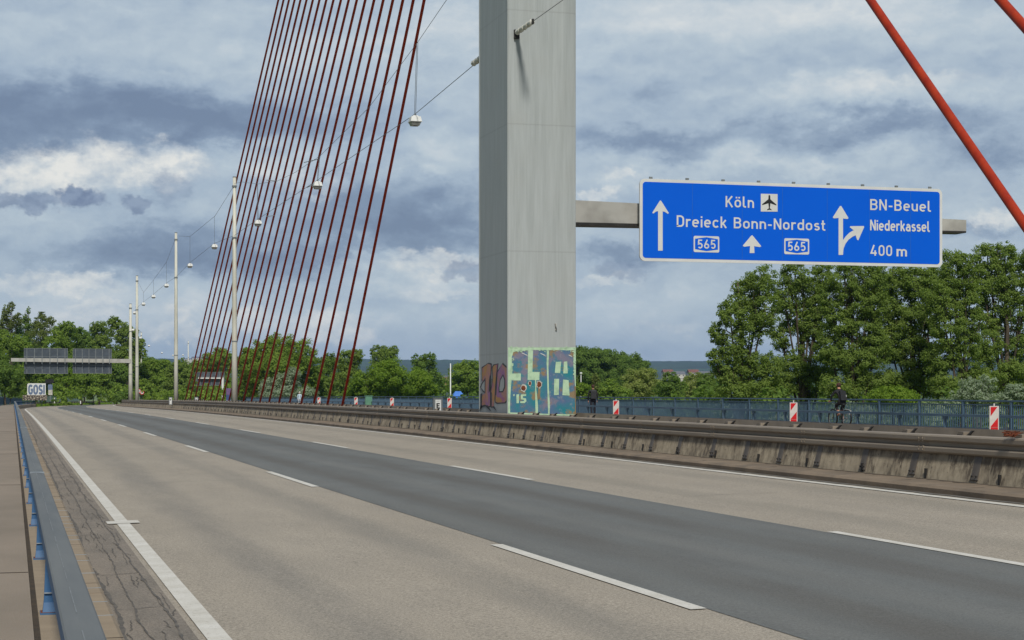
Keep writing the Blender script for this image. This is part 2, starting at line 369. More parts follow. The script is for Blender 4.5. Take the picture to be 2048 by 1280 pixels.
# ------------------------------------------------------------------ terrain
def terrain_h(x, y):
    h = -9.0 + 1.2 * math.sin(x * .011) * math.cos(y * .013)
    if y > 262:
        d = abs(x - 14 - sh(min(y, 620))) - 24
        t_ = min(1, max(0, 1 - d / 26.0)); t_ = t_ * t_ * (3 - 2 * t_)
        u = min(1, max(0, (y - 262) / 14.0))
        top = prof(min(y, 620)) - 0.12
        h = h + (top - h) * t_ * u
    return h
xs = [-9500, -6000, -3000, -1500, -800, -400, -200, -120] + list(range(-80, 161, 6)) + [180, 220, 300, 450, 800, 1500, 3000, 6000, 9500]
ys = [-9500, -4000, -1500, -500, -150, -40, 60, 150, 220, 255, 262] + list(range(266, 640, 7)) + [700, 850, 1100, 1600, 2600, 4500, 7000, 9500]
vs = [(x, y, terrain_h(x, y)) for y in ys for x in xs]; nx = len(xs)
fs = [(j*nx+i, j*nx+i+1, (j+1)*nx+i+1, (j+1)*nx+i) for j in range(len(ys)-1) for i in range(nx-1)]
tag(MB().add(vs, fs).build('ground', M_PLAIN, smooth=True), kind='structure')
# hills: a fan of ground rising to the wooded ridge
vs = []; fs = []
AZ = [R(a) for a in np.linspace(-30, 62, 700)]; RR = [1500, 1900, 2400, 3000, 3700, 4500, 5300, 6000, 6600, 7100, 7700, 8600]
HH = [-12, 4, 16, 22, 30, 42, 62, 92, 116, 124, 100, 20]
rr = random.Random(3)
ph = [rr.uniform(0, 6.28) for _ in range(8)]
for j, r_ in enumerate(RR):
    for i, a in enumerate(AZ):
        k = HH[j]
        if k > 20: k *= 1 + .045 * math.sin(a * 9 + ph[0]) + .03 * math.sin(a * 23 + ph[1]) + .015 * math.sin(a * 61 + ph[2] + j) + .010 * rr.uniform(-1, 1)
        vs.append((r_ * math.sin(a), r_ * math.cos(a), k))
n_ = len(AZ)
fs = [(j*n_+i, j*n_+i+1, (j+1)*n_+i+1, (j+1)*n_+i) for j in range(len(RR)-1) for i in range(n_-1)]
tag(MB().add(vs, fs).build('hills', M_HILL, smooth=True), kind='structure')

# ------------------------------------------------------------------ deck, roads, kerbs
YD = [-14, -4, 8, 20, 34, 48] + yrange(52, 262, 5)[0:] ; YR = YD[:-1] + yrange(262, 560, 6)
loft('bridge_deck', [(-1.95, -.03), (-1.95, -1.4), (32.6, -1.4), (32.6, -.03), (27, -.03), (13.2, .26), (.3, -.03)], YD, M_CONC, kind='structure')
def strip(name, x0, x1, Ys, m, dz=0.0, kind='structure', z=None):
    sec = []
    n = 1 if z is not None else max(1, int((x1 - x0) / 4))
    for i in range(n + 1):
        x = x0 + (x1 - x0) * i / n; sec.append((x, (zr(x) if z is None else z) + dz))
    return loft(name, sec, Ys, m, closed=False, kind=kind)
strip('road', 0.6, 13.15, YR, M_ROAD)
strip('new_asphalt_lane', 5.235, 8.93, YR, M_ROAD2, .004)
strip('road_gutter', 0.62, 1.30, YR, M_GUTTER, .004)
strip('far_road', 17.4, 30.0, YR, M_ROAD)
YK = [-14, -4, 8, 20, 34, 48] + yrange(52, 285, 5)
loft('walkway', [(-1.72, -.05), (-1.72, .48), (.115, .48), (.115, -.05)], YK, M_WALK, kind='structure')
loft('walkway_joint', [(.115, .0), (.115, .455), (.15, .455), (.15, .0)], YK, M_JOINT, kind='structure')
loft('kerb', [(.15, -.05), (.15, .49), (.57, .49), (.60, .46), (.615, -.05)], YK, M_KERB, kind='structure')
loft('edge_beam', [(-1.98, -.4), (-1.98, .5), (-1.72, .5), (-1.72, -.4)], YK, M_CONC, kind='structure')
# transverse joints across walkway, thin dirt lines across the kerb
mb = MB()
for Y in (13.6, 26.2, 38.9, 60, 85, 110):
    mb.box(-1.7, .112, Y, Y + .018, .481, .484, M_JOINT)
Y = 3.0
tag(mb.build('walkway_seams'), kind='structure')
mb = MB()
Y = 2.0
while Y < 90:
    x0 = rng.uniform(.3, .45); mb.box(x0, .585, Y, Y + rng.uniform(.006, .016), .4895, .4925, rng.choice([M_JOINT, M_SEAM, M_KERB2])); Y += rng.choice([.5, .5, .5, .31, .7, 1.0])
tag(mb.build('kerb_seams'), kind='structure')
# tar seams in the gutter
def ribbon(pts, wfun, dz, mb):
    vs = []; fs = []
    for i, (x, Y) in enumerate(pts):
        wd = wfun(i)
        for sx_ in (-wd, wd): vs.append(P(x + sx_, Y, zr(x) + dz))
    for i in range(len(pts) - 1): fs.append((2*i, 2*i+1, 2*i+3, 2*i+2))
    mb.add(vs, fs)
for nm, xb, wd, a in (('tar_seam', .80, .022, .012), ('tar_seam', .985, .009, .009), ('tar_seam', 1.20, .010, .009)):
    mb = MB(); pts = []; x = xb; Y = 4.0; v_ = 0
    while Y < 170:
        v_ = .7 * v_ + rng.uniform(-a, a) * .7; x = xb + (x - xb) * .9 + v_ * .5 + rng.uniform(-.006, .006); pts.append((x, Y)); Y += .13 if Y < 40 else .5
    ribbon(pts, lambda i: wd * rng.uniform(.25, 1.3) * (1 if rng.random() > .06 else 1.7), .009, mb); tag(mb.build(nm, M_TAR), kind='structure')
mb = MB()
for (Yc, xa, xb) in ((11.1, .8, 1.24), (11.25, .8, 1.1), (14.8, .8, 1.2), (17.6, .82, 1.2), (22.5, .8, 1.0), (25.5, .8, 1.22), (31, .8, 1.2), (36, .8, 1.2), (9.4, 1.0, 1.25), (41.5, .8, 1.2)):
    n_ = 8; vs = []
    for i in range(n_ + 1):
        x = xa + (xb - xa) * i / n_; y = Yc + rng.uniform(-.03, .03) + .1 * i / n_; hw = rng.uniform(.004, .012)
        vs += [(x, y - hw, zr(x) + .0095), (x, y + hw, zr(x) + .0095)]
    mb.add(vs, [(2*i, 2*i+1, 2*i+3, 2*i+2) for i in range(n_)])
tag(mb.build('tar_seam', M_TAR), kind='structure')
mb = MB()
for _ in range(150):
    Y = 5 + 60 * rng.random() ** 1.6; x = rng.choice([.84, .98, 1.02, 1.18, 1.22, 1.1]) + rng.uniform(-.05, .05); dx = rng.uniform(-.05, .05); L = rng.uniform(.2, 1.4); n_ = 7; vs = []
    for i in range(n_ + 1):
        xx = x + dx * i / n_ + rng.uniform(-.012, .012); y = Y + L * i / n_; hw = rng.uniform(.0015, .006); xx = min(1.3, max(.64, xx))
        vs += [(xx - hw, y, zr(xx) + .0085), (xx + hw, y, zr(xx) + .0085)]
    mb.add(vs, [(2*i, 2*i+1, 2*i+3, 2*i+2) for i in range(n_)])
for (Yc, xa, xb) in ((34, 1.9, 5.0), (52.5, 2.2, 5.0), (24.6, 9.3, 11.2), (43, 9.2, 12.2), (66, 1.8, 4.6)):
    n_ = int((xb - xa) / .12); vs = []; y = Yc
    for i in range(n_ + 1):
        x = xa + (xb - xa) * i / n_; y += rng.uniform(-.05, .05); hw = rng.uniform(.004, .012)
        vs += [P(x, y - hw, zr(x) + .0065), P(x, y + hw, zr(x) + .0065)]
    mb.add(vs, [(2*i, 2*i+1, 2*i+3, 2*i+2) for i in range(n_)])
tag(mb.build('tar_seam', M_TAR), kind='structure')
# markings
mb = MB()
def paint(x0, x1, Ya, Yb, dz=.009):
    Ys = yrange(Ya, Yb, 4.0); sec = [(x0, zr(x0) + dz), (x1, zr(x1) + dz)]
    vs = []; fs = []
    for Y in Ys:
        for (x, z) in sec: vs.append(P(x, Y, z))
    mb.add(vs, [(2*i, 2*i+1, 2*i+3, 2*i+2) for i in range(len(Ys)-1)])
paint(1.355, 1.525, -10, 540, .010); paint(12.64, 12.80, -10, 540)
paint(1.23, 1.66, 24.15, 24.62, .014)
for n_ in range(-1, 26):
    paint(5.09, 5.225, 12.75 + 18 * n_, 18.7 + 18 * n_); paint(8.935, 9.06, 12.2 + 18 * n_, 18.2 + 18 * n_)
tag(mb.build('road_markings', M_PAINT), kind='structure')
mb = MB(); paint(17.6, 17.75, -10, 540); paint(29.0, 29.15, -10, 540)
for n_ in range(-1, 26): paint(21.4, 21.52, 12 + 18 * n_, 18 + 18 * n_); paint(25.2, 25.32, 12 + 18 * n_, 18 + 18 * n_)
tag(mb.build('far_road_markings', M_PAINT), kind='structure')
# median kerbs and slab
loft('median_kerb', [(13.05, .1), (13.05, .40), (13.10, .435), (13.86, .45), (13.86, .1)], YR, M_KERB2, kind='structure')
mb = MB(); pts = []; Y = 8.0
while Y < 200: pts.append((12.97 + .05 * rng.uniform(-1, 1), Y)); Y += .5 if Y < 60 else 2
ribbon(pts, lambda i: .085 * rng.uniform(.6, 1.2), .006, mb); tag(mb.build('grit_strip', M_GRIT), kind='structure')
mb = MB(); vs = []; fs = []; Y = 8.0; k = 0
while Y < 140:
    a = 13.855; b_ = 13.80 - .10 * rng.random() ** 2
    vs += [P(a, Y, .4535), P(b_, Y, .452)]; k += 1; Y += .16 if Y < 50 else .8
mb.add(vs, [(2*i, 2*i+1, 2*i+3, 2*i+2) for i in range(k - 1)]); tag(mb.build('grit_strip', mat('dirt at wall foot', (92, 82, 68), .95, (70, 62, 52), 6)), kind='structure')
for _ in range(26):
    Y = rng.uniform(22, 75); x = rng.uniform(13.15, 13.8); mb = MB(); q = P(x, Y, .446); a = rng.uniform(-.5, .5); L = rng.uniform(.1, .35)
    d = (math.sin(a + 1.3) * L, math.cos(a + 1.3) * L); mb.add([(q[0], q[1], q[2]), (q[0] + d[0], q[1] + d[1], q[2]), (q[0] + d[0], q[1] + d[1] + .03, q[2]), (q[0] + d[0] * .5, q[1] + d[1] * .5 + .035, q[2])], [(0, 1, 2, 3)])
    tag(mb.build('kerb_seams', M_JOINT), kind='structure')
loft('median_slab', [(14.22, .1), (14.22, .44), (16.32, .44), (16.32, .1)], YR, M_KERB2, kind='structure')
loft('far_median_kerb', [(16.68, .1), (16.68, .44), (17.4, .42), (17.45, .1)], YR, M_KERB2, kind='structure')
loft('far_kerb', [(29.93, -.05), (29.95, .36), (29.99, .39), (30.4, .39), (30.4, -.05)], YK, M_KERB, kind='structure')
loft('far_walkway', [(30.4, -.05), (30.4, .40), (32.3, .40), (32.3, -.05)], YK, M_WALK, kind='structure')
loft('far_edge_beam', [(32.3, -.4), (32.3, .46), (32.55, .46), (32.55, -.4)], YK, M_CONC, kind='structure')
loft('verge', [(-9, -.3), (-7, -.02), (.4, .02), (.55, -.05)], yrange(285, 560, 6), M_GRASS, closed=False, kind='structure')

# ------------------------------------------------------------------ concrete barrier walls of the median
YB = [2, 8, 14, 20, 34, 48] + yrange(52, 450, 4.5)
loft_wall = loft('concrete_barrier', [(13.86, .40), (14.00, 1.0), (14.20, 1.0), (14.22, .40)], YB, M_WALL)
tag(loft_wall, 'stained low concrete wall below the near median guard rail', 'barrier wall')
tag(loft('concrete_barrier', [(16.33, .40), (16.34, 1.0), (16.56, 1.0), (16.68, .40)], YB, M_WALL), 'low concrete wall behind, on the far side of the median', 'barrier wall')
# ------------------------------------------------------------------ median guard rails
def wsec(s):   # W-beam section; s=-1 bulges towards -x
    q = [(0, .155), (.06, .140), (.076, .118), (.076, .062), (.06, .042), (.008, .030), (.008, -.030), (.06, -.042), (.076, -.062), (.076, -.118), (.06, -.140), (0, -.155)]
    return [(s * a, b_) for a, b_ in q] + [(s * (a - .006), b_ * .985) for a, b_ in q[::-1]]
def wbeam(parent, X, zc, s, Ya, Yb, m=None, bolts=True, off=0.0, name='rail_beam'):
    Ys = yrange(Ya, Yb, 2.2); sec = [(X + a + s * off, zc + b_) for a, b_ in wsec(s)]; n = len(sec)
    mb = MB(); vs = [P(x, Y, z) for Y in Ys for (x, z) in sec]
    fs = [(i*n+k, i*n+(k+1) % n, (i+1)*n+(k+1) % n, (i+1)*n+k) for i in range(len(Ys)-1) for k in range(n)]
    h_ = n // 2
    for base in (0, (len(Ys)-1)*n):
        for k in range(h_ - 1): fs.append((base+k, base+k+1, base+n-2-k, base+n-1-k))
    mb.add(vs, fs)
    if bolts:
        for dy in (.05, .17):
            for dz in (.09, .045, -.045, -.09):
                a = .076 if abs(dz) > .06 else .062
                c = P(X + s * (a + off), Ya + dy, zc + dz); mb.cbox((c[0] + s * .006, c[1], c[2]), (.016, .026, .026))
    return mb.build(name, m or M_GALV, parent)
gr = thing('guard_rail', 'brown weathered steel guard rail along the near side of the median', 'guard rail')
gb = thing('guard_rail', 'steel guard rail on the far side of the median, its top showing behind', 'guard rail')
Y = 3.3; i = 0
while Y < 330:
    L = 4.32 if Y < 200 else 13.0
    wbeam(gr, 13.985, 1.0, -1, Y, Y + L + .22, off=(.0035 if i % 2 else 0), bolts=Y < 110)
    wbeam(gb, 16.60, 1.0, 1, Y + 1.1, Y + 1.1 + L + .22, off=(.0035 if i % 2 else 0), bolts=Y < 20)
    Y += L; i += 1
loft('brightening_channel', [(16.555, .86), (16.555, 1.145), (16.592, 1.145), (16.592, .86)], YB, mat('steel lightened against shade', (176, 163, 145), .6, (158, 146, 129), 2), gb)  # flat channel added, coloured lighter, to brighten the shaded back rail
# posts with block behind the near rail
mb = MB(); mb.box(.02, .16, -.08, .08, -.12, .205, M_GALV); mb.box(.0, .02, -.075, .075, -.15, .17, M_STRAP)
post_me = mb.build('post', None).data
mb = MB()
mb.add([(.05, -.09, .14), (.10, -.09, .14), (.17, -.12, .225), (.13, -.12, .225), (.05, -.13, .14), (.10, -.13, .14), (.17, -.16, .225), (.13, -.16, .225)],
       [(0, 1, 2, 3), (4, 7, 6, 5), (0, 4, 5, 1), (1, 5, 6, 2), (2, 6, 7, 3), (3, 7, 4, 0)], M_DARKST)
arm_me = mb.build('bracket', None).data
for o in list(C.objects):
    if o.data in (post_me, arm_me): bpy.data.objects.remove(o)
pyr = random.Random(5); Y = 19.0; n_ = 0
while Y < 170 and n_ < 95:
    if not (49.7 < Y < 54.2):
        q = link(post_me, 'post', gr, P(14.005, Y, 1.0)); link(arm_me, 'bracket', q)
    Y += pyr.choice([1.5, 1.62, 1.62, 1.2, 1.75]); n_ += 1
# straps over the wall face, screwed down
mb = MB()
mb.add([(-.128, -.10, -.50), (-.128, .10, -.50), (.0, .10, -.02), (.0, -.10, -.02), (-.108, -.10, -.50), (-.108, .10, -.50), (.02, .10, -.02), (.02, -.10, -.02)],
       [(0, 1, 2, 3), (7, 6, 5, 4), (0, 4, 5, 1), (1, 5, 6, 2), (2, 6, 7, 3), (3, 7, 4, 0)], M_STRAP)
for dy in (-.06, .06): mb.tube([(-.138, dy, -.445), (-.11, dy, -.45)], .013, 6, M_DARKST)
mb.box(-.134, -.10, -.102, .102, -.508, -.50, M_DARKST)
st = mb.build('strap', None, gr, loc=P(13.995, 20, 1.0))
Y = 21.75; n_ = 0
while Y < 150 and n_ < 80:
    link(st.data, 'strap', gr, P(13.995, Y, 1.0)); Y += pyr.choice([1.7, 1.75, 1.6, 1.9, 1.75]); n_ += 1
# drain slots in the wall foot
mb = MB(); mb.box(-.004, .03, -.022, .022, .0, .17); q = mb.build('drain_slot', M_DARKST, loft_wall, loc=(13.868, 20.5, .44))
Y = 22.65
while Y < 150:
    link(q.data, 'drain_slot', loft_wall, (13.868, Y, .44 + prof(Y))); Y += 2.15

# ------------------------------------------------------------------ near blue rail on the kerb
br = thing('parapet_rail', 'blue steel rail with faded grey top on the left kerb', 'rail')
def bluebeam(parent, X, z, Ya, Yb, top):
    s_ = [(-.0675, -.07), (-.0675, -.004), (-.06, .002), (-.012, .010), (.06, .003), (.0675, -.004), (.0675, -.07)]
    Ys = yrange(Ya, Yb, 3); n = len(s_); vs = [P(X + a, Y, z + b_) for Y in Ys for a, b_ in s_]
    mb = MB()
    for k in range(n):
        k2 = (k + 1) % n; mm = top if 1 <= k <= 4 else M_BLUE
        mb.add([], []); mb_f = [(i*n+k, i*n+k2, (i+1)*n+k2, (i+1)*n+k) for i in range(len(Ys)-1)]
        if k == 0: mb.add(vs, mb_f, mm)
        else: mb.f += [list(f) for f in mb_f]; mb.mi += [mb.mslot(mm)] * len(mb_f)
    mb.f += [list(range(n)), [(len(Ys)-1)*n+k for k in range(n)][::-1]]; mb.mi += [mb.mslot(M_BLUE)] * 2
    y = max(Ya, 2.0)
    while y < min(Yb, 70):
        L = rng.uniform(.2, 1.6)
        a0 = P(X - .008, y, z + .0115); a1 = P(X - .008 + rng.uniform(-.002, .002), min(y + L, Yb), z + .0115); w_ = rng.uniform(.0008, .0024)
        mb.add([(a0[0]-w_, a0[1], a0[2]), (a0[0]+w_, a0[1], a0[2]), (a1[0]+w_, a1[1], a1[2]), (a1[0]-w_, a1[1], a1[2])], [(0, 1, 2, 3)], M_SCR); y += L + rng.uniform(0, .5)
    o = mb.build('rail_beam', None, parent)
    m2 = MB(); a = P(X, Ya, z); m2.box(a[0]-.070, a[0]+.070, Ya-.03, Ya+.03, a[2]-.07, a[2]+.012); m2.build('joint_cover', M_SEAM, o)
    return o
Y = -6.0
Y = -3.9
while Y < 285: bluebeam(br, .235, 1.018, Y, min(Y + 22, 287), M_BLUETOP); Y += 22
mb = MB()
def frus(mb, x0, x1, y0, y1, z0, X0, X1, Y0_, Y1_, z1, m):
    mb.add([(x0, y0, z0), (x1, y0, z0), (x1, y1, z0), (x0, y1, z0), (X0, Y0_, z1), (X1, Y0_, z1), (X1, Y1_, z1), (X0, Y1_, z1)],
           [(0, 1, 2, 3), (7, 6, 5, 4), (0, 4, 5, 1), (1, 5, 6, 2), (2, 6, 7, 3), (3, 7, 4, 0)], m)
frus(mb, -.055, .055, -.035, .035, .012, -.036, .036, -.012, .012, .47, M_BLUE)
frus(mb, -.060, .060, -.05, .05, .012, -.045, .045, -.008, .008, .15, M_BLUE)
mb.box(-.075, .075, -.07, .07, .0, .012, M_BLUE); mb.box(-.05, .05, -.042, .042, .125, .132, M_SEAM); mb.box(-.072, .072, -.067, .067, .012, .0135, M_RUST)
bp = mb.build('post', None, br, loc=P(.235, 11.0, .49))
for k in range(-4, 78):
    if k: link(bp.data, 'post', br, P(.235, 11.0 + 3.57 * k, .49))
# matching rail on the far kerb
br2 = thing('parapet_rail', 'low blue rail on posts along the far kerb, before the picket railing', 'rail')
loft('rail_beam', [(30.14, .965), (30.14, 1.05), (30.28, 1.05), (30.28, .965)], yrange(36, 285, 5), M_RAILB, br2)
mb = MB(); frus(mb, -.055, .055, -.04, .04, 0, -.03, .03, -.03, .03, .60, M_RAILB); mb.box(-.05, .05, -.10, .10, .48, .60, M_RAILB)
q = mb.build('post', None, br2, loc=P(30.21, 40, .38))
for k in range(1, 77): link(q.data, 'post', br2, P(30.21, 40 + 3.17 * k, .38))
# outer picket railings
def railing(X, Ya, nb, label, base):
    t0 = thing('railing', label, 'railing'); Yb = Ya + nb * 3.1
    loft('handrail', [(X-.035, base+1.06), (X-.03, base+1.10), (X+.03, base+1.10), (X+.035, base+1.06), (X, base+1.04)], yrange(Ya, Yb, 5), M_RAILB, t0)
    loft('upper_rail', [(X-.02, base+.92), (X-.02, base+.96), (X+.02, base+.96), (X+.02, base+.92)], yrange(Ya, Yb, 5), M_RAILB, t0)
    loft('lower_rail', [(X-.02, base+.10), (X-.02, base+.14), (X+.02, base+.14), (X+.02, base+.10)], yrange(Ya, Yb, 5), M_RAILB, t0)
    m1 = MB(); m1.box(-.04, .04, -.045, .045, 0, 1.04); m1.box(-.07, .07, -.08, .08, 0, .02)
    m2 = MB()
    for i_ in range(1, 25): y_ = 3.1 * i_ / 25; m2.box(-.018, .018, y_-.007, y_+.007, .14, .92)
    pm = m1.build('post', M_RAILB, t0, loc=P(X, Ya, base)); pk = m2.build('picket_panel', M_RAILB, t0, loc=P(X, Ya, base))
    for k in range(1, nb + 1):
        Y = Ya + 3.1 * k; link(pm.data, 'post', t0, P(X, Y, base))
        if k < nb:
            o = link(pk.data, 'picket_panel', t0, P(X, Y, base)); o.rotation_euler.z = -(sh(Y + 3.1) - sh(Y)) / 3.1; o.rotation_euler.x = (prof(Y + 3.1) - prof(Y)) / 3.1
    return t0
railing(32.25, 39.5, 79, 'blue picket railing with handrail along the far edge of the bridge', .40)
railing(-1.66, 4.0, 91, 'blue picket railing at the left edge of the near walkway', .48)

# ------------------------------------------------------------------ tower with gantry arm
PX0, PX1, PY0, PY1 = 14.2, 16.33, 50.2, 53.55
PXC = (PX0 + PX1) / 2; PYC = (PY0 + PY1) / 2
pyl = thing('bridge_tower', 'tall grey steel bridge tower with painted graffiti at its foot', 'bridge tower', (PXC, PYC, .4))
def loc(v): return (v[0] - PXC, v[1] - PYC, v[2] - .4)
mb = MB(); bx = .012
sec = [(PX0+bx, PY0), (PX1-bx, PY0), (PX1, PY0+bx), (PX1, PY1-bx), (PX1-bx, PY1), (PX0+bx, PY1), (PX0, PY1-bx), (PX0, PY0+bx)]
zs = [.3, 12, 25, 49]; vs = [loc((x, y, z)) for z in zs for x, y in sec]; n = 8
mb.add(vs, [(i*n+k, i*n+(k+1) % n, (i+1)*n+(k+1) % n, (i+1)*n+k) for i in range(3) for k in range(n)] + [tuple(range(n)), tuple(24+k for k in range(n))])
shaft = mb.build('shaft', M_PYL, pyl)
mb = MB()
for (x, y) in ((PX0 - .012, PY1 - .10), (PX0 - .012, PY0 + .02), (PX1 - .012, PY1 - .1)):
    a = loc((x, y, .45)); mb.box(a[0], a[0] + .024, a[1], a[1] + .07, a[2], a[2] + 48.4)
mb.build('edge_strip', M_PYL, pyl)
# cable saddles high up the tower
mb = MB()
for i_ in range(20):
    z_ = 28 + .963 * i_; a = loc((PXC, PY0 - .15, z_)); mb.cbox(a, (.5, .32, .45)); a = loc((PXC, PY1 + .15, z_)); mb.cbox(a, (.5, .32, .45))
mb.build('cable_saddle', M_PYL, pyl)
# tread bracket on the face
f_ = onY(1111, 657, PY0); mb = MB(); a = loc(f_)
mb.tube([(a[0]-.01, a[1]-.02, a[2]+.14), (a[0]+.005, a[1]-.035, a[2]), (a[0]+.02, a[1]-.03, a[2]-.06)], .018, 6, M_DARKST); mb.cbox((a[0], a[1]-.02, a[2]+.05), (.02, .05, .2), M_WHITEOLD)
mb.build('hook', None, pyl)
# arm
arm = MB()
def AX(x, y, z): return loc((x, y, z))
ya, yb = 50.95, 51.65
arm.add([AX(16.33, ya, 6.98), AX(16.33, yb, 6.98), AX(16.33, yb, 7.66), AX(16.33, ya, 7.66), AX(30.05, ya+.1, 7.05), AX(30.05, yb-.1, 7.05), AX(30.05, yb-.1, 7.42), AX(30.05, ya+.1, 7.42)],
        [(0, 1, 2, 3), (7, 6, 5, 4), (0, 4, 5, 1), (1, 5, 6, 2), (2, 6, 7, 3), (3, 7, 4, 0)])
armo = arm.build('gantry_arm', M_CONC, pyl)
mb = MB(); mb.add([AX(16.34, ya-.06, 6.90), AX(16.34, yb+.06, 6.90), AX(16.34, yb+.06, 6.975), AX(16.34, ya-.06, 6.975), AX(30.0, ya+.02, 6.99), AX(30.0, yb-.02, 6.99), AX(30.0, yb-.02, 7.046), AX(30.0, ya+.02, 7.046)],
        [(0, 1, 2, 3), (7, 6, 5, 4), (0, 4, 5, 1), (1, 5, 6, 2), (2, 6, 7, 3), (3, 7, 4, 0)])
mb.build('arm_flange', M_DARKST, armo)

# ---- graffiti, as paint layers on the two faces (traced outlines on the wall plane)
def z4(x, y): return (920 + x / 5.817, 640 + y / 5.817)
def facepoly(mb, pts, m, lift, face='front', conv=z4):
    vs = []
    for (x, y) in pts:
        px, py = conv(x, y)
        v = onY(px, py, PY0) if face == 'front' else onX(px, py, PX0)
        if face == 'front': v = Vector((min(max(v.x, PX0 + .005), PX1 - .005), PY0 - lift, v.z))
        else: v = Vector((PX0 - lift, min(max(v.y, PY0 + .01), PY1 - .08), v.z))
        vs.append(loc(v))
    mb.add(vs, [tuple(range(len(vs)))], m)
m, t, p = bsdf('mural colours'); co = t.new('ShaderNodeTexCoord').outputs['Object']
a1 = t.noise(co, 1.5, 4, .6); a2 = t.noise(t.v('ADD', co, (7, 3, 2)), 2.1, 4, .6); a3 = t.noise(t.v('ADD', co, (1, 9, 5)), 6, 5, .7)
col = t.mix(t.mr(a1, .38, .62), lin((22, 122, 132)), lin((78, 104, 138)))
col = t.mix(t.mr(a2, .52, .62), col, lin((116, 114, 132)))
col = t.mix(t.m('MULTIPLY', t.mr(t.noise(t.v('ADD', co, (4, 1, 8)), 2.6, 4, .6), .53, .60), .85), col, lin((142, 116, 72)))
col = t.mix(t.m('MULTIPLY', t.mr(a3, .58, .66), .55), col, lin((140, 150, 150)))
t.put(p.inputs['Base Color'], col); p.inputs['Roughness'].default_value = .6; M_MURAL = m
M_MINT = mat('mint spray paint', (176, 205, 172), .6, (150, 180, 150), 7, lo=.45, hi=.7)
M_OLIVE = mat('ochre stain', (138, 118, 84), .8, (120, 104, 82), 5)
M_LILAC = mat('lilac spray paint', (150, 104, 150), .6, (176, 130, 108), 2.2, lo=.42, hi=.58)
M_ORANGE = mat('orange spray paint', (178, 134, 74), .6, (160, 96, 130), 2.4, lo=.42, hi=.6)
mb = MB()
facepoly(mb, [(556, 325), (1349, 325), (1349, 1118), (556, 1090)], M_MURAL, .004)
mural = mb.build('graffiti_mural', None, shaft); tag(mural, 'teal and purple painted square with mint green letters')
mb = MB(); L_ = .007
for k, pg in enumerate([
    [(558, 320), (1349, 318), (1349, 352), (1030, 350), (850, 348), (700, 362), (620, 372), (600, 440), (612, 560), (605, 640), (590, 800), (582, 960), (583, 1088), (558, 1086)],
    [(590, 622), (708, 622), (706, 704), (588, 702)],
    [(790, 352), (850, 352), (845, 470), (842, 604), (925, 606), (922, 698), (786, 698), (790, 480)],
    [(872, 698), (886, 698), (888, 820), (908, 1000), (906, 1098), (878, 1098), (874, 900)],
    [(1010, 352), (1034, 352), (1028, 560), (1034, 800), (1046, 1000), (1042, 1090), (1024, 1090), (1016, 820), (1008, 520)],
    [(1114, 488), (1176, 484), (1164, 618), (1102, 614)], [(1208, 486), (1246, 480), (1252, 620), (1200, 622)],
    [(1096, 684), (1152, 684), (1148, 872), (1092, 874)], [(1198, 692), (1262, 700), (1274, 880), (1190, 874)],
    [(1322, 352), (1349, 352), (1349, 770), (1338, 780), (1318, 520)],
    [(583, 1075), (860, 1086), (1100, 1094), (1349, 1096), (1349, 1118), (583, 1092)],
    [(655, 866), (686, 862), (684, 968), (656, 968)], [(616, 868), (636, 862), (630, 888), (620, 884)],
    [(706, 868), (768, 862), (768, 884), (730, 888), (730, 905), (766, 912), (772, 945), (748, 968), (700, 966), (700, 946), (740, 942), (744, 930), (706, 924)],
    ]):
    facepoly(mb, pg, M_MINT, L_ + .0004 * k)
for k, (x, y, w_) in enumerate([(745, 385, 28), (775, 400, 26), (960, 390, 26), (985, 402, 20), (1290, 410, 28)]):
    facepoly(mb, [(x - w_, y - 6), (x, y + 4), (x + w_ * .6, y + 24), (x, y + 14), (x - w_, y + 2)], M_SIGNWHITE, .0135 + .0004 * k)
for k in range(60):
    x = rng.uniform(560, 1345); y = rng.choice([rng.uniform(312, 330), rng.uniform(345, 372), rng.uniform(345, 372)]); w_ = rng.uniform(4, 13)
    facepoly(mb, [(x + w_ * math.cos(a_) * rng.uniform(.5, 1.2), y + w_ * .7 * math.sin(a_) * rng.uniform(.5, 1.2)) for a_ in [6.283 * q_ / 9 for q_ in range(9)]], M_MINT, .0185 + .0001 * k)
for k in range(26):
    x = rng.choice([rng.uniform(600, 625), rng.uniform(1316, 1340)]); y = rng.uniform(370, 640); w_ = rng.uniform(3, 9)
    facepoly(mb, [(x + w_ * math.cos(a_), y + w_ * 1.6 * math.sin(a_) * rng.uniform(.5, 1.2)) for a_ in [6.283 * q_ / 8 for q_ in range(8)]], M_MINT, .025 + .0001 * k)
mb.build('graffiti_lettering', None, mural)
mb = MB()
def disc(mb, cx, cy, rx, ry, m, lift, n=14, j=.15):
    facepoly(mb, [(cx + rx * math.cos(6.283 * k / n) * rng.uniform(1 - j, 1 + j), cy + ry * math.sin(6.283 * k / n) * rng.uniform(1 - j, 1 + j)) for k in range(n)], m, lift)
for k, (x, y, a, b_, s_) in enumerate([(737, 792, 26, 32, 0), (812, 738, 14, 24, 0), (918, 750, 24, 34, 150)]):
    disc(mb, x, y, a * 1.5, b_ * 1.4, M_WHITEOLD, .0165 + .001 * k, j=.25); disc(mb, x, y, a, b_, M_RUST, .0172 + .001 * k)
    if s_: facepoly(mb, [(x - 16, y), (x + 18, y), (x + 12, y + s_), (x - 12, y + s_ + 30)], M_OLIVE, .0160)
facepoly(mb, [(1326, 772), (1349, 770), (1349, 1105), (1334, 1100), (1338, 900)], M_OLIVE, .0165)
mb.build('rust_spot', None, mural)
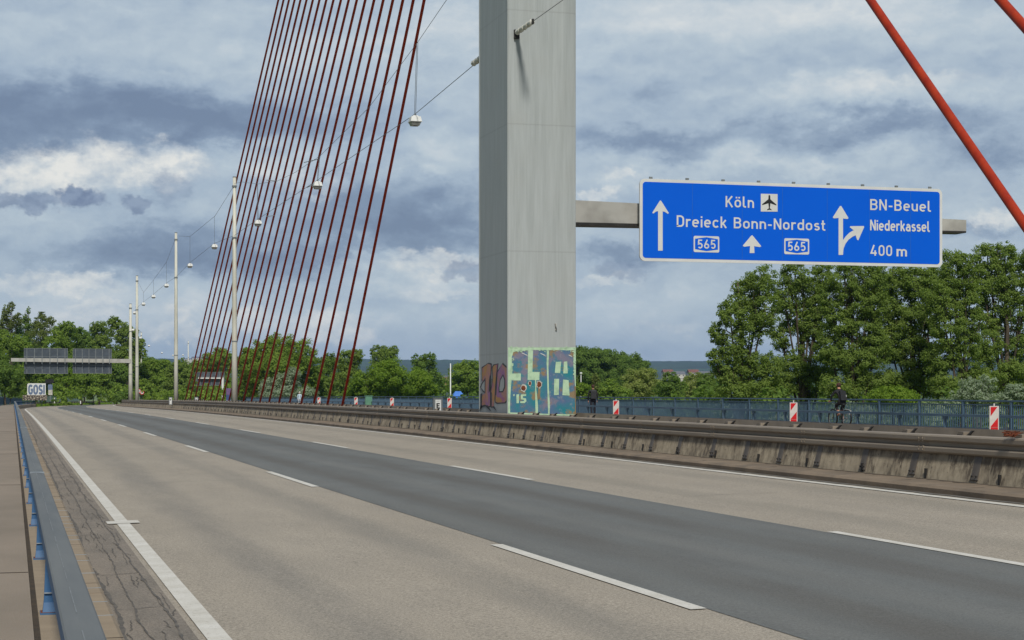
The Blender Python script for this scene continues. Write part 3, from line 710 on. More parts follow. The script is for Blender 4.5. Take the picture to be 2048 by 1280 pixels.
# left face tag: black outlines under coloured fills
mb = MB()
def side(pts, m, lift): facepoly(mb, pts, m, lift, 'side')
glyphs = [
 [(262, 560), (325, 510), (362, 520), (352, 760), (352, 1000), (322, 1006), (290, 990), (252, 1020), (262, 870), (298, 850), (296, 680), (262, 720)],
 [(382, 560), (395, 530), (440, 515), (425, 620), (412, 760), (408, 870), (396, 1000), (372, 1010), (376, 860), (366, 830), (388, 680)],
 [(440, 610), (490, 510), (545, 560), (548, 700), (545, 930), (520, 960), (440, 965), (418, 950), (432, 780)]]
for k, g_ in enumerate(glyphs):
    cx = sum(a for a, _ in g_) / len(g_); cy = sum(b_ for _, b_ in g_) / len(g_)
    side([(cx + (x - cx) * 1.0 + (10 if x > cx else -10), cy + (y - cy) * 1.05) for x, y in g_], M_BLACK, .004 + k * .0005)
    side(g_, [M_LILAC, M_ORANGE, M_LILAC][k], .007 + k * .0005)
side([(262, 560), (325, 515), (300, 640), (262, 690)], M_ORANGE, .0095); side([(262, 880), (300, 860), (300, 985), (256, 1010)], M_ORANGE, .0095)
side([(418, 870), (440, 900), (520, 900), (545, 880), (540, 930), (518, 955), (440, 960), (418, 948)], M_ORANGE, .0098)
side([(468, 690), (505, 628), (528, 690), (530, 780), (505, 840), (455, 842), (452, 790)], M_BLACK, .0095)
side([(476, 700), (504, 650), (518, 700), (518, 778), (498, 826), (465, 828), (462, 790)], M_PYL, .0110)
side([(250, 740), (300, 670), (298, 850), (272, 840), (236, 780)], M_BLACK, .0100); side([(258, 755), (290, 705), (290, 835), (250, 790)], M_PYL, .0112)
side([(340, 700), (352, 640), (372, 690), (352, 820), (336, 850)], M_BLACK, .0102)
for pg in ([(222, 1060), (240, 1000), (290, 985), (330, 995), (368, 1062), (345, 1050), (300, 1005), (262, 1015)], [(365, 1010), (400, 1000), (432, 1066), (400, 1030)], [(240, 860), (262, 850), (258, 1010), (240, 1030)]):
    side(pg, M_BLACK, .0105)
tag(mb.build('graffiti_tag', None, shaft), 'lilac and orange lettering outlined in black on the shaded face')

# ------------------------------------------------------------------ stroke lettering
def arc(cx, cy, rx, ry, a0, a1, n=9): return [(cx + rx * math.cos(R(a0 + (a1 - a0) * i / n)), cy + ry * math.sin(R(a0 + (a1 - a0) * i / n))) for i in range(n + 1)]
h = .07
def O_(c=.28, a=.21, t=.43, b_=.27, ry=.2): return arc(c, t, a, ry, 0, 180) + arc(c, b_, a, ry, 180, 360)
GL = {
 'K': (.62, [[(h, 0), (h, 1)], [(.56, 1), (h, .36)], [(.24, .56), (.58, 0)]]),
 'D': (.62, [[(h, h), (h, .93), (.3, .93)] + arc(.3, .67, .25, .26, 90, 0) + arc(.3, .33, .25, .26, 0, -90) + [(h - .07, h)]]),
 'N': (.64, [[(h, 0), (h, 1)], [(h, .98), (.57, .02)], [(.57, 0), (.57, 1)]]),
 'B': (.63, [[(h, 0), (h, 1)], [(h, .93), (.34, .93)] + arc(.34, .73, .2, .2, 90, -90) + [(h, .53)], [(.34, .53)] + arc(.34, .30, .22, .23, 90, -90) + [(h, .07)]]),
 'E': (.54, [[(.52, .93), (h, .93), (h, h), (.54, h)], [(h, .5), (.47, .5)]]),
 'o': (.56, [O_() + [(.49, .43)]]), 'ö': (.56, [O_() + [(.49, .43)], [(.17, .81), (.17, .95)], [(.40, .81), (.40, .95)]]),
 'l': (.28, [[(h, 1), (h, .2)] + arc(.2, .2, .13, .13, 180, 270) + [(.28, .07)]]),
 'n': (.54, [[(h, 0), (h, .7)], arc(.27, .42, .2, .21, 180, 0) + [(.47, 0)]]),
 'r': (.38, [[(h, 0), (h, .7)], arc(.27, .42, .2, .21, 180, 55)]),
 'e': (.56, [[(h, .36), (.49, .36)], [(.49, .34)] + O_()[:0] + arc(.28, .43, .21, .2, 0, 180) + arc(.28, .27, .21, .2, 180, 315)]),
 'i': (.14, [[(h, 0), (h, .7)], [(h, .82), (h, .97)]]),
 'c': (.52, [arc(.28, .43, .21, .2, 35, 180) + arc(.28, .27, .21, .2, 180, 325)]),
 'k': (.50, [[(h, 0), (h, 1)], [(.44, .7), (h, .26)], [(.2, .42), (.47, 0)]]),
 'd': (.56, [[(.49, 0), (.49, 1)], O_() + [(.49, .43)]]),
 's': (.48, [arc(.25, .50, .17, .13, 30, 270) + arc(.25, .22, .18, .15, 90, -155)]),
 't': (.36, [[(.14, .95), (.14, .2)] + arc(.27, .2, .13, .13, 180, 270) + [(.35, .07)], [(0, .63), (.33, .63)]]),
 'u': (.54, [[(h, .7), (h, .28)] + arc(.27, .28, .2, .21, 180, 360), [(.47, 0), (.47, .7)]]),
 'a': (.54, [[(.47, 0), (.47, .44)] + arc(.28, .44, .19, .19, 0, 150), [(.47, .40), (.25, .40)] + arc(.25, .235, .18, .165, 90, 270) + [(.33, .07), (.47, .12)]]),
 'm': (.76, [[(h, 0), (h, .7)], arc(.225, .46, .155, .17, 180, 0) + [(.38, 0)], arc(.535, .46, .155, .17, 180, 0) + [(.69, 0)]]),
 '-': (.36, [[(.02, .38), (.34, .38)]]), ' ': (.22, []),
 '4': (.60, [[(.33, 1), (.06, .24), (.58, .24)], [(.43, 0), (.43, .5)]]),
 '0': (.56, [arc(.28, .70, .21, .23, 0, 180) + arc(.28, .30, .21, .23, 180, 360) + [(.49, .7)]]),
 '5': (.56, [[(.50, .93), (.13, .93), (.10, .50)] + arc(.28, .32, .21, .25, 125, -145)]),
 '6': (.58, [[(.37, 1.0), (.12, .48)], arc(.29, .29, .22, .22, 0, 360, 18)]),
 'G': (.6, [arc(.3, .68, .23, .25, 30, 180) + arc(.3, .32, .23, .25, 180, 360) + [(.53, .48), (.32, .48)]]),
 'O': (.6, [arc(.3, .68, .23, .25, 0, 180) + arc(.3, .32, .23, .25, 180, 360) + [(.53, .68)]]),
 'S': (.56, [arc(.28, .70, .2, .23, 20, 270) + arc(.28, .27, .21, .2, 90, -160)]), 'I': (.14, [[(h, 0), (h, 1)]]),
 'F': (.52, [[(h, 0), (h, .93), (.52, .93)], [(h, .5), (.45, .5)]]),
}
def stroke_quads(pts, wd):
    out = []; n = len(pts)
    V = [Vector(p_) for p_ in pts]; V = [v for i_, v in enumerate(V) if i_ == 0 or (v - V[i_-1]).length > 1e-5]; n = len(V)
    for i_ in range(n):
        a = (V[i_] - V[i_-1]).normalized() if i_ else None; b_ = (V[i_+1] - V[i_]).normalized() if i_ < n - 1 else None
        if a is None: a = b_
        if b_ is None: b_ = a
        t_ = (a + b_); t_ = t_.normalized() if t_.length > 1e-6 else a
        nn = Vector((-t_.y, t_.x)); k_ = 1 / max(.5, nn.dot(Vector((-a.y, a.x)))); out.append((V[i_] + nn * wd * k_, V[i_] - nn * wd * k_))
    return out
def text_mesh(mb, s, O, ux, uz, height, width, m, depth_dir, lift=0.0, sw=.07, gap=.15):
    adv = 0; items = []
    for ch in s:
        wd, st_ = GL[ch]; items.append((adv, st_)); adv += wd + gap
    tot = adv - gap; sx_ = width / (tot * height)
    cnt = 0
    for (x0, st_) in items:
        for pl in st_:
            q = stroke_quads([((x0 + a), b_) for a, b_ in pl], sw)
            vs = []
            for l_, r_ in q:
                for e_ in (l_, r_): vs.append(O + ux * (e_.x * height * sx_) + uz * (e_.y * height) + depth_dir * (lift + .0006 * (cnt % 4)))
            mb.add(vs, [(2*i_, 2*i_+1, 2*i_+3, 2*i_+2) for i_ in range(len(q) - 1)], m); cnt += 1

# ------------------------------------------------------------------ big blue sign
SY = 50.60
sgn = thing('direction_sign', 'wide blue overhead motorway sign with white lane arrows and place names', 'road sign', (23.7, SY + .15, 5.82))
SO = Vector((23.7, SY + .15, 5.82))
def z5(x, y): return (1240 + x / 2.9257, 340 + y / 2.9257)
def sp(x, y, lift=0.0):
    v = onY(*z5(x, y), SY); return Vector((v.x, SY - lift, v.z)) - SO
def rrect(x0, x1, z0, z1, r_, n=5):
    pts = []
    for cx, cz, a in ((x1-r_, z0+r_, -90), (x1-r_, z1-r_, 0), (x0+r_, z1-r_, 90), (x0+r_, z0+r_, 180)):
        pts += [(cx + r_*math.cos(R(a + 90*i_/n)), cz + r_*math.sin(R(a + 90*i_/n))) for i_ in range(n + 1)]
    return pts
def plate(mb, pts, y0, y1, m, org):
    n = len(pts); vs = [(x - org[0], y0 - org[1], z - org[2]) for x, z in pts] + [(x - org[0], y1 - org[1], z - org[2]) for x, z in pts]
    mb.add(vs, [tuple(range(n)), tuple(range(n, 2*n))[::-1]] + [(k, (k+1) % n, n+(k+1) % n, n+k) for k in range(n)], m)
sx0 = onY(1279.5, 440, SY).x; sx1 = onY(1884.5, 440, SY).x; sz0 = 5.815; sz1 = 8.345
mb = MB(); plate(mb, rrect(sx0, sx1, sz0, sz1, .17), SY, SY + .06, M_SIGNWHITE, SO); board = mb.build('board', None, sgn)
mb = MB(); plate(mb, rrect(sx0+.095, sx1-.095, sz0+.095, sz1-.095, .10), SY - .006, SY - .001, M_SIGNBLUE, SO); face = mb.build('sign_face', None, board)
mb = MB()
for xx in (423, 715, 950, 1212, 1460, 1700):
    x_ = onY(*z5(xx, 300), SY).x - SO.x; mb.box(x_-.006, x_+.006, -.15-.0085, -.15-.0065, .11, 2.42)
mb.build('panel_seam', M_SIGNSEAM, face)
mb = MB()
for k in range(9):
    x_ = sx0 + .38 + (sx1 - sx0 - .8) * k / 8 - SO.x; mb.cbox((x_, -.10, 2.565), (.10, .05, .055))
mb.build('top_clip', M_GREY, sgn)
mb = MB()
for x_ in (sx0 + .5, sx0 + 3.4, sx0 + 6.9, sx1 - .5):
    mb.box(x_-.06-SO.x, x_+.06-SO.x, -.085, .05, .1, 2.4); mb.box(x_-.05-SO.x, x_+.05-SO.x, .05, .22, 1.0, 2.0)
mb.build('mounting_bar', M_GREY, sgn)
def stext(mb, s, xa, xb, ybase_l, ybase_r, ytop_l, sw=.07, m=None, lift=.012, gap=.15):
    A = sp(xa, ybase_l); B_ = sp(xb, ybase_r); Tt = sp(xa, ytop_l)
    ux = Vector((1, 0, 0)); ux = (Vector((B_.x, 0, B_.z)) - Vector((A.x, 0, A.z))).normalized()
    ux = Vector((1, 0, 0))
    text_mesh(mb, s, Vector((A.x, A.y, A.z)), ux, Vector((0, 0, 1)), Tt.z - A.z, B_.x - A.x, m or M_SIGNWHITE, Vector((0, -1, 0)), lift, sw, gap)
for a_ in (('Köln', 617, 783, 217, 221, 152), ('Dreieck', 331, 622, 332, 338, 265), ('Bonn-Nordost', 665, 1201, 341, 354, 277), ('BN-Beuel', 1463, 1818, 234, 243, 170), ('400', 1465, 1591, 501, 504, 438), ('m', 1617, 1678, 505, 506, 444)):
    mb = MB(); stext(mb, *a_); mb.build('lettering', None, face)
mb = MB(); stext(mb, 'Niederkassel', 1463, 1811, 353, 361, 291, .082, gap=.12); mb.build('lettering', None, face)
def spoly(mb, pts, m, lift): mb.add([sp(x, y, lift) for x, y in pts], [tuple(range(len(pts)))], m)
mb = MB()
spoly(mb, [(222, 472), (249, 472), (249, 242), (262, 245), (279, 257), (285, 252), (239, 179), (233, 179), (188, 250), (194, 255), (210, 243), (222, 241)], M_SIGNWHITE, .012); mb.build('lane_arrow', None, face); mb = MB()
spoly(mb, [(758, 486), (786, 486), (784, 446), (818, 451), (826, 446), (775, 383), (768, 383), (718, 442), (724, 449), (760, 445)], M_SIGNWHITE, .012); mb.build('lane_arrow', None, face); mb = MB()
spoly(mb, [(1278, 497), (1304, 497), (1304, 284), (1330, 287), (1336, 281), (1294, 211), (1286, 211), (1244, 277), (1250, 283), (1278, 281)], M_SIGNWHITE, .012)
inner = [(1304, 490), (1307, 460), (1318, 432), (1336, 408), (1360, 390), (1378, 382)]; outer = [(1365, 353), (1340, 368), (1320, 388), (1304, 410)]
spoly(mb, inner + outer, M_SIGNWHITE, .0135); spoly(mb, [(1378, 384), (1386, 408), (1393, 412), (1428, 333), (1424, 328), (1346, 329), (1343, 335), (1365, 352)], M_SIGNWHITE, .0145)
mb.build('lane_arrow', None, face)
for (a, b_, c, d, tx0, tx1, tb, tt) in ((430, 580, 384, 480, 453, 558, 459, 407), (960, 1106, 398, 492, 981, 1084, 472, 419)):
    mb = MB(); v0 = sp(a, d); v1 = sp(b_, c); zb = sp(a, d).z; zt = sp(a, c + 1).z
    plate(mb, [(x + SO.x, z + SO.z) for x, z in rrect(v0.x, v1.x, zb, zt, .05)], SY - .0125, SY - .0085, M_SIGNWHITE, SO)
    i = .035; cx = (v0.x + v1.x) / 2; xa = v0.x + i + .01; xb = v1.x - i - .01
    def hexa(k): return [(xa + k, zb + .09 + k), (cx, zb + .035 + k), (xb - k, zb + .09 + k), (xb - k, zt - .09 - k), (cx, zt - .035 - k), (xa + k, zt - .09 - k)]
    mb.add([(x, SY - .0145 - SO.y, z) for x, z in hexa(0)], [(0, 1, 2, 3, 4, 5)], M_SIGNBLUE)
    stext(mb, '565', tx0, tx1, tb, tb, tt, .075, lift=.0175); mb.build('route_number', None, face)
mb = MB(); spoly(mb, [(823, 243), (921, 244), (921, 141), (823, 139)], M_SIGNWHITE, .012)
spoly(mb, [(868, 150), (873, 146), (878, 150), (879, 172), (914, 202), (914, 208), (879, 195), (876, 224), (887, 233), (887, 236), (873, 233), (859, 236), (859, 232), (870, 224), (867, 195), (831, 206), (831, 200), (867, 171)], M_BLACK, .0145)
mb.build('airport_symbol', None, face)

# ------------------------------------------------------------------ stay cables
ordn = ['first', 'second', 'third', 'fourth', 'fifth', 'sixth', 'seventh', 'eighth', 'ninth', 'tenth']
def cable(Ya, za, zt, Yt, label, rad=.062):
    base = Vector(P(PXC, Ya, za)); top = Vector((PXC, Yt, zt)); d = top - base
    t0 = thing('stay_cable', label, 'cable', base, 'red stay cables of the bridge')
    mb = MB(); n_ = 12; mb.tube([d * (k / n_) - Vector((0, 0, .12)) * math.sin(math.pi * k / n_) for k in range(n_ + 1)], rad, 12, cap=False); mb.build('strand', M_RED, t0, True)
    u = d.normalized(); mb = MB(); mb.tube([u * -.3, u * .55], .13, 10); mb.cbox(u * .1 + Vector((0, 0, -.1)), (.42, .34, .30)); mb.build('anchor_socket', M_DARKST, t0)
    return t0
for i_ in range(20):
    Yb = 84.0 + 4.24 * i_; n_ = 19 - i_   # counted from the left of the fan
    if n_ < 10: lab = 'dark red stay cable, %s from the left of the fan behind the tower' % ordn[n_]
    else: lab = 'dark red stay cable, %s from the right of the fan behind the tower' % (['rightmost,'] + ordn[1:])[i_].replace('rightmost,', 'first')
    cable(Yb, .45, 28 + .963 * i_, PY1 + .2, lab)
near = [cable(19.75, .45, 28, PY0 - .2, 'bright orange stay cable passing beside the right end of the blue sign', .08),
        cable(15.5, .45, 28.96, PY0 - .2, 'bright orange stay cable cut by the top right corner of the view', .08)]
# ------------------------------------------------------------------ light poles, catenary and hanging lamps
def pole(X, Y, ztop, label, r0=.24, r1=.13, name='light_pole', cat='pole'):
    zb = prof(Y) + .42; b_ = Vector((X, Y, zb)); hgt = ztop - zb
    t0 = thing(name, label, cat, b_, 'pale poles carrying the hanging lamps')
    mb = MB(); zz = [0, hgt * .3, hgt * .6, hgt]; rr_ = [r0, r0 + (r1 - r0) * .3, r0 + (r1 - r0) * .6, r1]
    mb.tube([(0, 0, z) for z in zz], rr_, 14); mb.build('mast', M_POLE, t0, True)
    mb = MB(); mb.tube([(0, 0, hgt), (0, 0, hgt + .06)], r1 * 1.1, 10); mb.build('cap', M_GREY, t0)
    mb = MB(); mb.tube([(0, 0, hgt * .30), (0, 0, hgt * .30 + .08)], r0 + (r1 - r0) * .3 + .012, 14); mb.build('collar', M_GREY, t0)
    for dz in (.6, 4.1): mb = MB(); mb.cbox((0, 0, hgt - dz), (r1 * 2.7, r1 * 2.7, .11)); mb.build('clamp', M_GREY, t0)
    return t0, b_ + Vector((0, 0, hgt))
def X_at(px, Z): r_ = ray(px, 700); return (r_ * Z).x, (r_ * Z).y
poles = []
for (px, ytop, Z, lab, r0) in [(469, 355, 118.9, 'pale tapered pole rising through the left part of the red cables', .205), (352, 466, 161, 'pale pole standing just left of the red cable fan', .205),
      (274, 552, 212, 'tall pale pole just right of the gantry end', .23), (261, 608, 262, 'pale pole that carries the free end of the sign gantry', .32),
      (282.5, 665, 335, 'thin pale pole beside the round red signs', .2), (376.5, 682, 430, 'thin far pole behind the feet of the red cables', .2)]:
    x_, y_ = X_at(px, Z); zt = CAMZ + (HZ - ytop) * Z / F; poles.append(pole(x_, y_, zt, lab, r0, r0 * .55)[1])
lampsrc = None
lamp_px = [(830, 241), (635, 370), (516, 446), (429, 493), (380, 531), (333, 571), (307, 593), (287, 608), (269.5, 625.5), (266, 660), (280.7, 676), (297.8, 691.6), (323.8, 705.6), (346, 710.7), (366, 710)]
lampZ = [65.4, 86.3, 107.2, 130.3, 148.3, 170.9, 186.6, 200.9, 219, 262, 300, 345, 398, 425, 450]
labs = ['largest hanging lamp, between the tower and the red cables', 'hanging lamp second from the tower, in front of the red cables', 'hanging lamp third from the tower, right of the nearest pale pole',
 'hanging lamp first to the left of the nearest pale pole', 'hanging lamp just right of the second pale pole', 'hanging lamp first to the left of the second pale pole', 'hanging lamp second to the left of the second pale pole',
 'hanging lamp close to the right of the third pale pole', 'hanging lamp squeezed between the third and fourth pale poles', 'small far lamp low between the third and fourth poles', 'tiny far lamp beside the top of the thin pole',
 'tiny far lamp right of the thin pole', 'tiny far lamp over the tree tops, fifth from the cables', 'tiny far lamp left against the hazy hill by the second pole', 'tiny far lamp right against the hazy hill by the second pole']
lamps = []
for k, ((px, py), Z) in enumerate(zip(lamp_px, lampZ)):
    c = at(px, py, Z)
    if k == 0:
        t0 = thing('hanging_lamp', labs[k], 'lamp', c, 'lamps hanging on the overhead wire')
        mb = MB(); frus(mb, -.205, .205, -.25, .25, -.04, -.175, .175, -.21, .21, .13, M_WHITE); frus(mb, -.13, .13, -.15, .15, .13, -.08, .08, -.1, .1, .18, M_WHITE); mb.box(-.22, .22, -.26, .26, -.065, -.04, M_WHITE); mb.cbox((0, 0, .20), (.07, .12, .08), M_GREY); mb.build('housing', None, t0)
        mb = MB(); frus(mb, -.14, .14, -.17, .17, -.20, -.195, .195, -.235, .235, -.065, M_GLASS); g_ = mb.build('glass_cover', None, t0)
        mb = MB(); mb.box(-.07, .07, -.09, .09, -.207, -.2005); mb.build('lamp_window', M_DARKST, g_); lampsrc = t0
    else: t0 = copy_tree(lampsrc); t0.location = c; t0['label'] = labs[k]
    lamps.append(c)
cw = thing('catenary_wire', 'thin twin overhead wires with droppers that carry the hanging lamps', 'overhead wire')
XW = 14.46
def wire(pts, r_=.012, n=5): mb = MB(); mb.tube(pts, r_, n, cap=False); return mb
def sagpath(a, b_, s_, n=10): return [a.lerp(b_, i / n) - Vector((0, 0, s_ * 4 * (i / n) * (1 - i / n))) for i in range(n + 1)]
att = Vector((XW, PY1, 12.5)); up = Vector((0, 0, .24))
mb = wire([att] + [l_ + up for l_ in lamps[:3]] + [Vector((poles[0].x, poles[0].y, 12.35))] + [l_ + up for l_ in lamps[3:5]] + [Vector((poles[1].x, poles[1].y, 12.25))] + [l_ + up for l_ in lamps[5:8]] + [Vector((poles[2].x, poles[2].y, 11.8)), lamps[8] + up])
mb.build('lower_wire', M_WIRE, cw)
upp = [Vector((XW, PY1, 18.4)), at(893, 0, 60.6), at(835, 85, 65.2), at(738, 215, 75), at(640, 312, 86), at(590, 345, 93.5), at(555, 362, 100), at(515, 368, 107.2), at(485, 364, 114), poles[0] - Vector((0, 0, .4))]
mb = wire(upp, .010)
mb.tube([poles[0] - Vector((0, 0, .5)), at(430, 432, 130.3), at(380, 473, 148.3), at(357, 472, 160)], .012, 5, cap=False)
mb.tube([poles[1] - Vector((0, 0, .4)), at(333, 524, 170.9), at(307, 560, 186.6), at(287, 585, 200.9), poles[2] - Vector((0, 0, .5))], .012, 5, cap=False)
mb.build('upper_wire', M_WIRE, cw)
mb = MB()
for k, (x, y) in enumerate([(835, 85), (639, 313), (515, 368), (430, 432), (380, 473), (333, 524), (307, 560), (287, 585)]):
    tp = at(x, y, lampZ[k]); l_ = lamps[k]
    if k < 3: mb.tube([Vector((tp.x, l_.y - .1, tp.z)), l_ + Vector((0, -.1, .2))], .010, 4, cap=False); mb.tube([Vector((tp.x, l_.y + .1, tp.z)), l_ + Vector((0, .1, .2))], .010, 4, cap=False)
    else: mb.tube([Vector((l_.x, l_.y, tp.z)), l_ + Vector((0, 0, .2))], .010, 4, cap=False)
mb.build('dropper', M_WIRE, cw)
mb = MB(); mb.tube([at(608, 325, 89), at(638, 318, 87)], .02, 5, cap=False); mb.tube([at(533, 360, 100.5), at(552, 362, 100.5)], .02, 5, cap=False); mb.tube([at(532, 433, 103), at(549, 431, 103)], .02, 5, cap=False); mb.tube([at(614, 375, 88), at(634, 366, 87)], .02, 5, cap=False)
mb.build('stay_arm', M_GREY, cw)
# near side insulators and wire
mb = MB(); mb.tube([(XW, PY0, 12.5), (XW, -2, 12.55)], .010, 5, cap=False); mb.tube([(XW, PY0 - .02, 18.4), (XW, 20, 14.4), (XW, -2, 14.6)], .010, 5, cap=False)
tag(mb.build('near_overhead_wire', M_WIRE), 'thin overhead wire leaving the tower face at the top of the view', 'overhead wire')
mb = MB()
for k in range(4):
    y = PY0 - .12 - .4 * k; rr_ = .085
    mb.tube([(XW, y, 12.5), (XW, y-.03, 12.5), (XW, y-.10, 12.5), (XW, y-.28, 12.5), (XW, y-.34, 12.5), (XW, y-.37, 12.5)], [.035, rr_, rr_ * .8, rr_ * .85, rr_, .035], 10, M_CERAM)
mb.tube([(XW, PY0, 12.5), (XW, PY0-1.72, 12.5)], .03, 6, M_GREY); mb.cbox((XW, PY0-.045, 12.46), (.16, .09, .26), M_DARKST); mb.cbox((XW, PY0-1.72, 12.5), (.05, .12, .14), M_DARKST)
ins = mb.build('insulator', None); tag(ins, 'white ceramic insulator string on the front face of the tower', 'insulator')
mb = MB()
for k in range(4):
    y = PY1 + .12 + .4 * k; rr_ = .1
    mb.tube([(XW, y, 12.5), (XW, y+.03, 12.5), (XW, y+.10, 12.5), (XW, y+.28, 12.5), (XW, y+.34, 12.5), (XW, y+.37, 12.5)], [.035, rr_, rr_ * .8, rr_ * .85, rr_, .035], 10, M_CERAM)
mb.tube([(XW, PY1, 12.5), (XW, PY1+1.72, 12.5)], .03, 6, M_GREY)
tag(mb.build('insulator', None), 'grey insulator string peeking out behind the left edge of the tower', 'insulator')

# ------------------------------------------------------------------ left gantry (seen from behind)
GZ = 262.0; gp = poles[3]; gy = gp.y
def og(px, py): return onY(px, py, gy - .4)
g0 = thing('sign_gantry', 'pale cantilever gantry beam with two sign boards seen from behind', 'gantry', (0, gy, 0))
L0 = og(22, 721); R0 = og(262, 721)
mb = MB(); mb.add([(og(22, 716).x, -.3, og(22, 716).z), (og(22, 720).x, -.3, og(22, 723).z), (R0.x, -.3, og(262, 726).z), (R0.x, -.3, og(262, 718).z)] + [(og(22, 716).x, .3, og(22, 716).z), (og(22, 720).x, .3, og(22, 723).z), (R0.x, .3, og(262, 726).z), (R0.x, .3, og(262, 718).z)],
   [(0, 1, 2, 3), (7, 6, 5, 4), (0, 4, 5, 1), (1, 5, 6, 2), (2, 6, 7, 3), (3, 7, 4, 0)])
mb.build('beam', M_CONC, g0)
M_BACKD = M_BACK
def signback(parent, org, x0, x1, z0, z1, y, nv, nh):
    mb = MB(); mb.box(x0, x1, y, y + .05, z0, z1); b_ = mb.build('sign_board', M_BACK, parent)
    mb = MB()
    for k in range(nv): x = x0 + (x1 - x0) * (k + .35) / (nv - .3); mb.box(x-.04, x+.04, y-.06, y-.001, z0 + .02, z1 - .02)
    for k in range(nh): z = z0 + (z1 - z0) * (k + .0) / (nh - 1); z = min(max(z, z0 + .04), z1 - .04); mb.box(x0, x1, y-.045, y-.001, z-.03, z+.03)
    mb.box(x0 - .04, x0, y-.05, y+.06, z0, z1); mb.box(x1, x1 + .04, y-.05, y+.06, z0, z1)
    mb.build('stiffener', M_GREY, b_); return b_
for (xa, xb, yt, yb_) in ((48.5, 135.5, 696, 747.5), (146.5, 223.5, 697, 747)):
    a = og(xa, yt); b_ = og(xb, yb_); signback(g0, None, a.x, b_.x, b_.z, a.z, .36, 6, 4)
mb = MB()
for px in [52, 68, 84, 100, 115, 130, 151, 165, 178, 192, 206, 219]:
    x = og(px, 720).x; mb.box(x-.05, x+.05, -.36, -.302, og(px, 728).z, og(px, 715).z)
mb.build('bracket', M_GREY, g0)
# second gantry far on the other carriageway
gz = 330.0; yy = at(415, 750, gz).y
g1 = thing('sign_gantry', 'small far gantry with dark sign back seen through the red cables', 'gantry', (0, yy, 0))
a = onY(391, 744, yy); b_ = onY(449, 771, yy); signback(g1, None, a.x, b_.x, b_.z, a.z, .3, 8, 4)
mb = MB(); a = onY(396, 755, yy); b_ = onY(447, 757.5, yy); mb.box(a.x, b_.x, -.3, .2, b_.z, a.z); c = onY(443, 755, yy); d = onY(447, 800, yy); mb.box(c.x, d.x, -.29, .19, -2.5, c.z)
mb.build('frame', M_WHITE, g1)

# ------------------------------------------------------------------ red white beacons beside the far road
M_DUST = mat('dusty white sheeting', (206, 200, 194), .6, (190, 184, 178), 4)
def beacon(c, label, first=[None]):
    if first[0] is None:
        t0 = thing('marker_beacon', label, 'beacon', c, 'red and white beacons along the far road')
        wv, hv = .155, 1.0
        mb = MB(); plate(mb, rrect(-wv, wv, .02, 1.02, .02, 3), -.02, .02, M_DUST, (0, 0, 0)); bd = mb.build('board', None, t0)
        mb = MB(); i = .032; y = -.024
        def pl(pts): mb.add([(x, y, z) for x, z in pts], [tuple(range(len(pts)))])
        pl([(-wv+i, .99), (wv-i-.02, .99), (-wv+i, .70)]); pl([(wv-i, .66), (wv-i, .36), (-wv+i, .36), (-wv+i, .38)]); pl([(-wv+i, .352), (wv-i, .352), (wv-i, .06), (.0, .06), (-wv+i, .24)])
        mb.build('red_stripe', M_REDS, bd)
        mb = MB(); mb.box(-.02, .02, -.02, .02, 1.02, 1.10); mb.build('cap', M_DUST, t0)
        mb = MB(); frus(mb, -.2, .2, -.35, .35, -.14, -.14, .14, -.2, .2, .02, M_DARKST); mb.build('foot', None, t0)
        first[0] = t0; return t0
    t0 = copy_tree(first[0]); t0.location = c; t0['label'] = label; return t0
for (px, py, Z, lab) in [(1988, 812, 54.7, 'red and white beacon nearest the right edge, largest of the row'), (1587, 805, 68.7, 'red and white beacon just left of the cyclist'), (1232, 801, 89, 'red and white beacon just right of the tower and walking person'),
    (899, 796, 122.9, 'red and white beacon left of the tower, beside the box marked E'), (784, 796, 141.5, 'red and white beacon second to the left of the box marked E'), (712, 795, 156.3, 'red and white beacon just right of the last red cable foot'), (638, 795, 175, 'red and white beacon between the feet of two red cables, farthest of the row')]:
    c = at(px, py, Z); beacon((c.x, c.y, c.z - 1.02), lab).rotation_euler = (0, 0, -R(6))

# ------------------------------------------------------------------ boxes with letters in the median
def letterbox(c, s, k_, label, ch, small=None):
    t0 = thing('marker_box', label, 'sign box', c)
    mb = MB(); mb.box(-.17*s, .17*s, -.08, .08, -.75*s, 0); mb.box(-.185*s, .185*s, -.095, .095, 0, .025); mb.build('housing', M_GREY, t0)
    mb = MB(); mb.box(-.10*s, .11*s, -.092, -.082, -.70*s, -.045*s); f_ = mb.build('plate', M_WHITE, t0)
    mb = MB(); text_mesh(mb, ch, Vector((-.055*s, -.097, -.355*s)), Vector((1, 0, 0)), Vector((0, 0, 1)), .18*s, .125*s, M_BLACK, Vector((0, -1, 0)), 0, .11)
    if small:
        for k in range(3): mb.box((-.045+.035*k)*s, (-.03+.035*k)*s, -.0975, -.0945, -.11*s, -.09*s, M_GREY)
    mb.build('letter', None, f_); return t0
c = at(875, 797, 64.2); letterbox(c, 1.0, 0, 'grey box marked with a black E above the median rail', 'E', True)
c = at(341, 794.5, 158); letterbox(c, .9, 0, 'small white box marked F left of the second pale pole', 'F')
c = at(392.5, 794.5, 150); letterbox(c, .9, 0, 'small white box among the feet of the leftmost red cables', 'F')

# rusty scrap lying on the median rail
mb = MB(); c = at(2022, 870, 25.3); r2 = random.Random(2)
for k in range(10):
    pts = [(c.x + r2.uniform(-.1, .12), c.y + r2.uniform(-.15, .15), c.z + r2.uniform(-.03, .06)) for _ in range(4)]; mb.tube(pts, .007, 5)
tag(mb.build('scrap_wire', M_RUST), 'tangle of rusty wire lying behind the rail at the right edge', 'scrap')

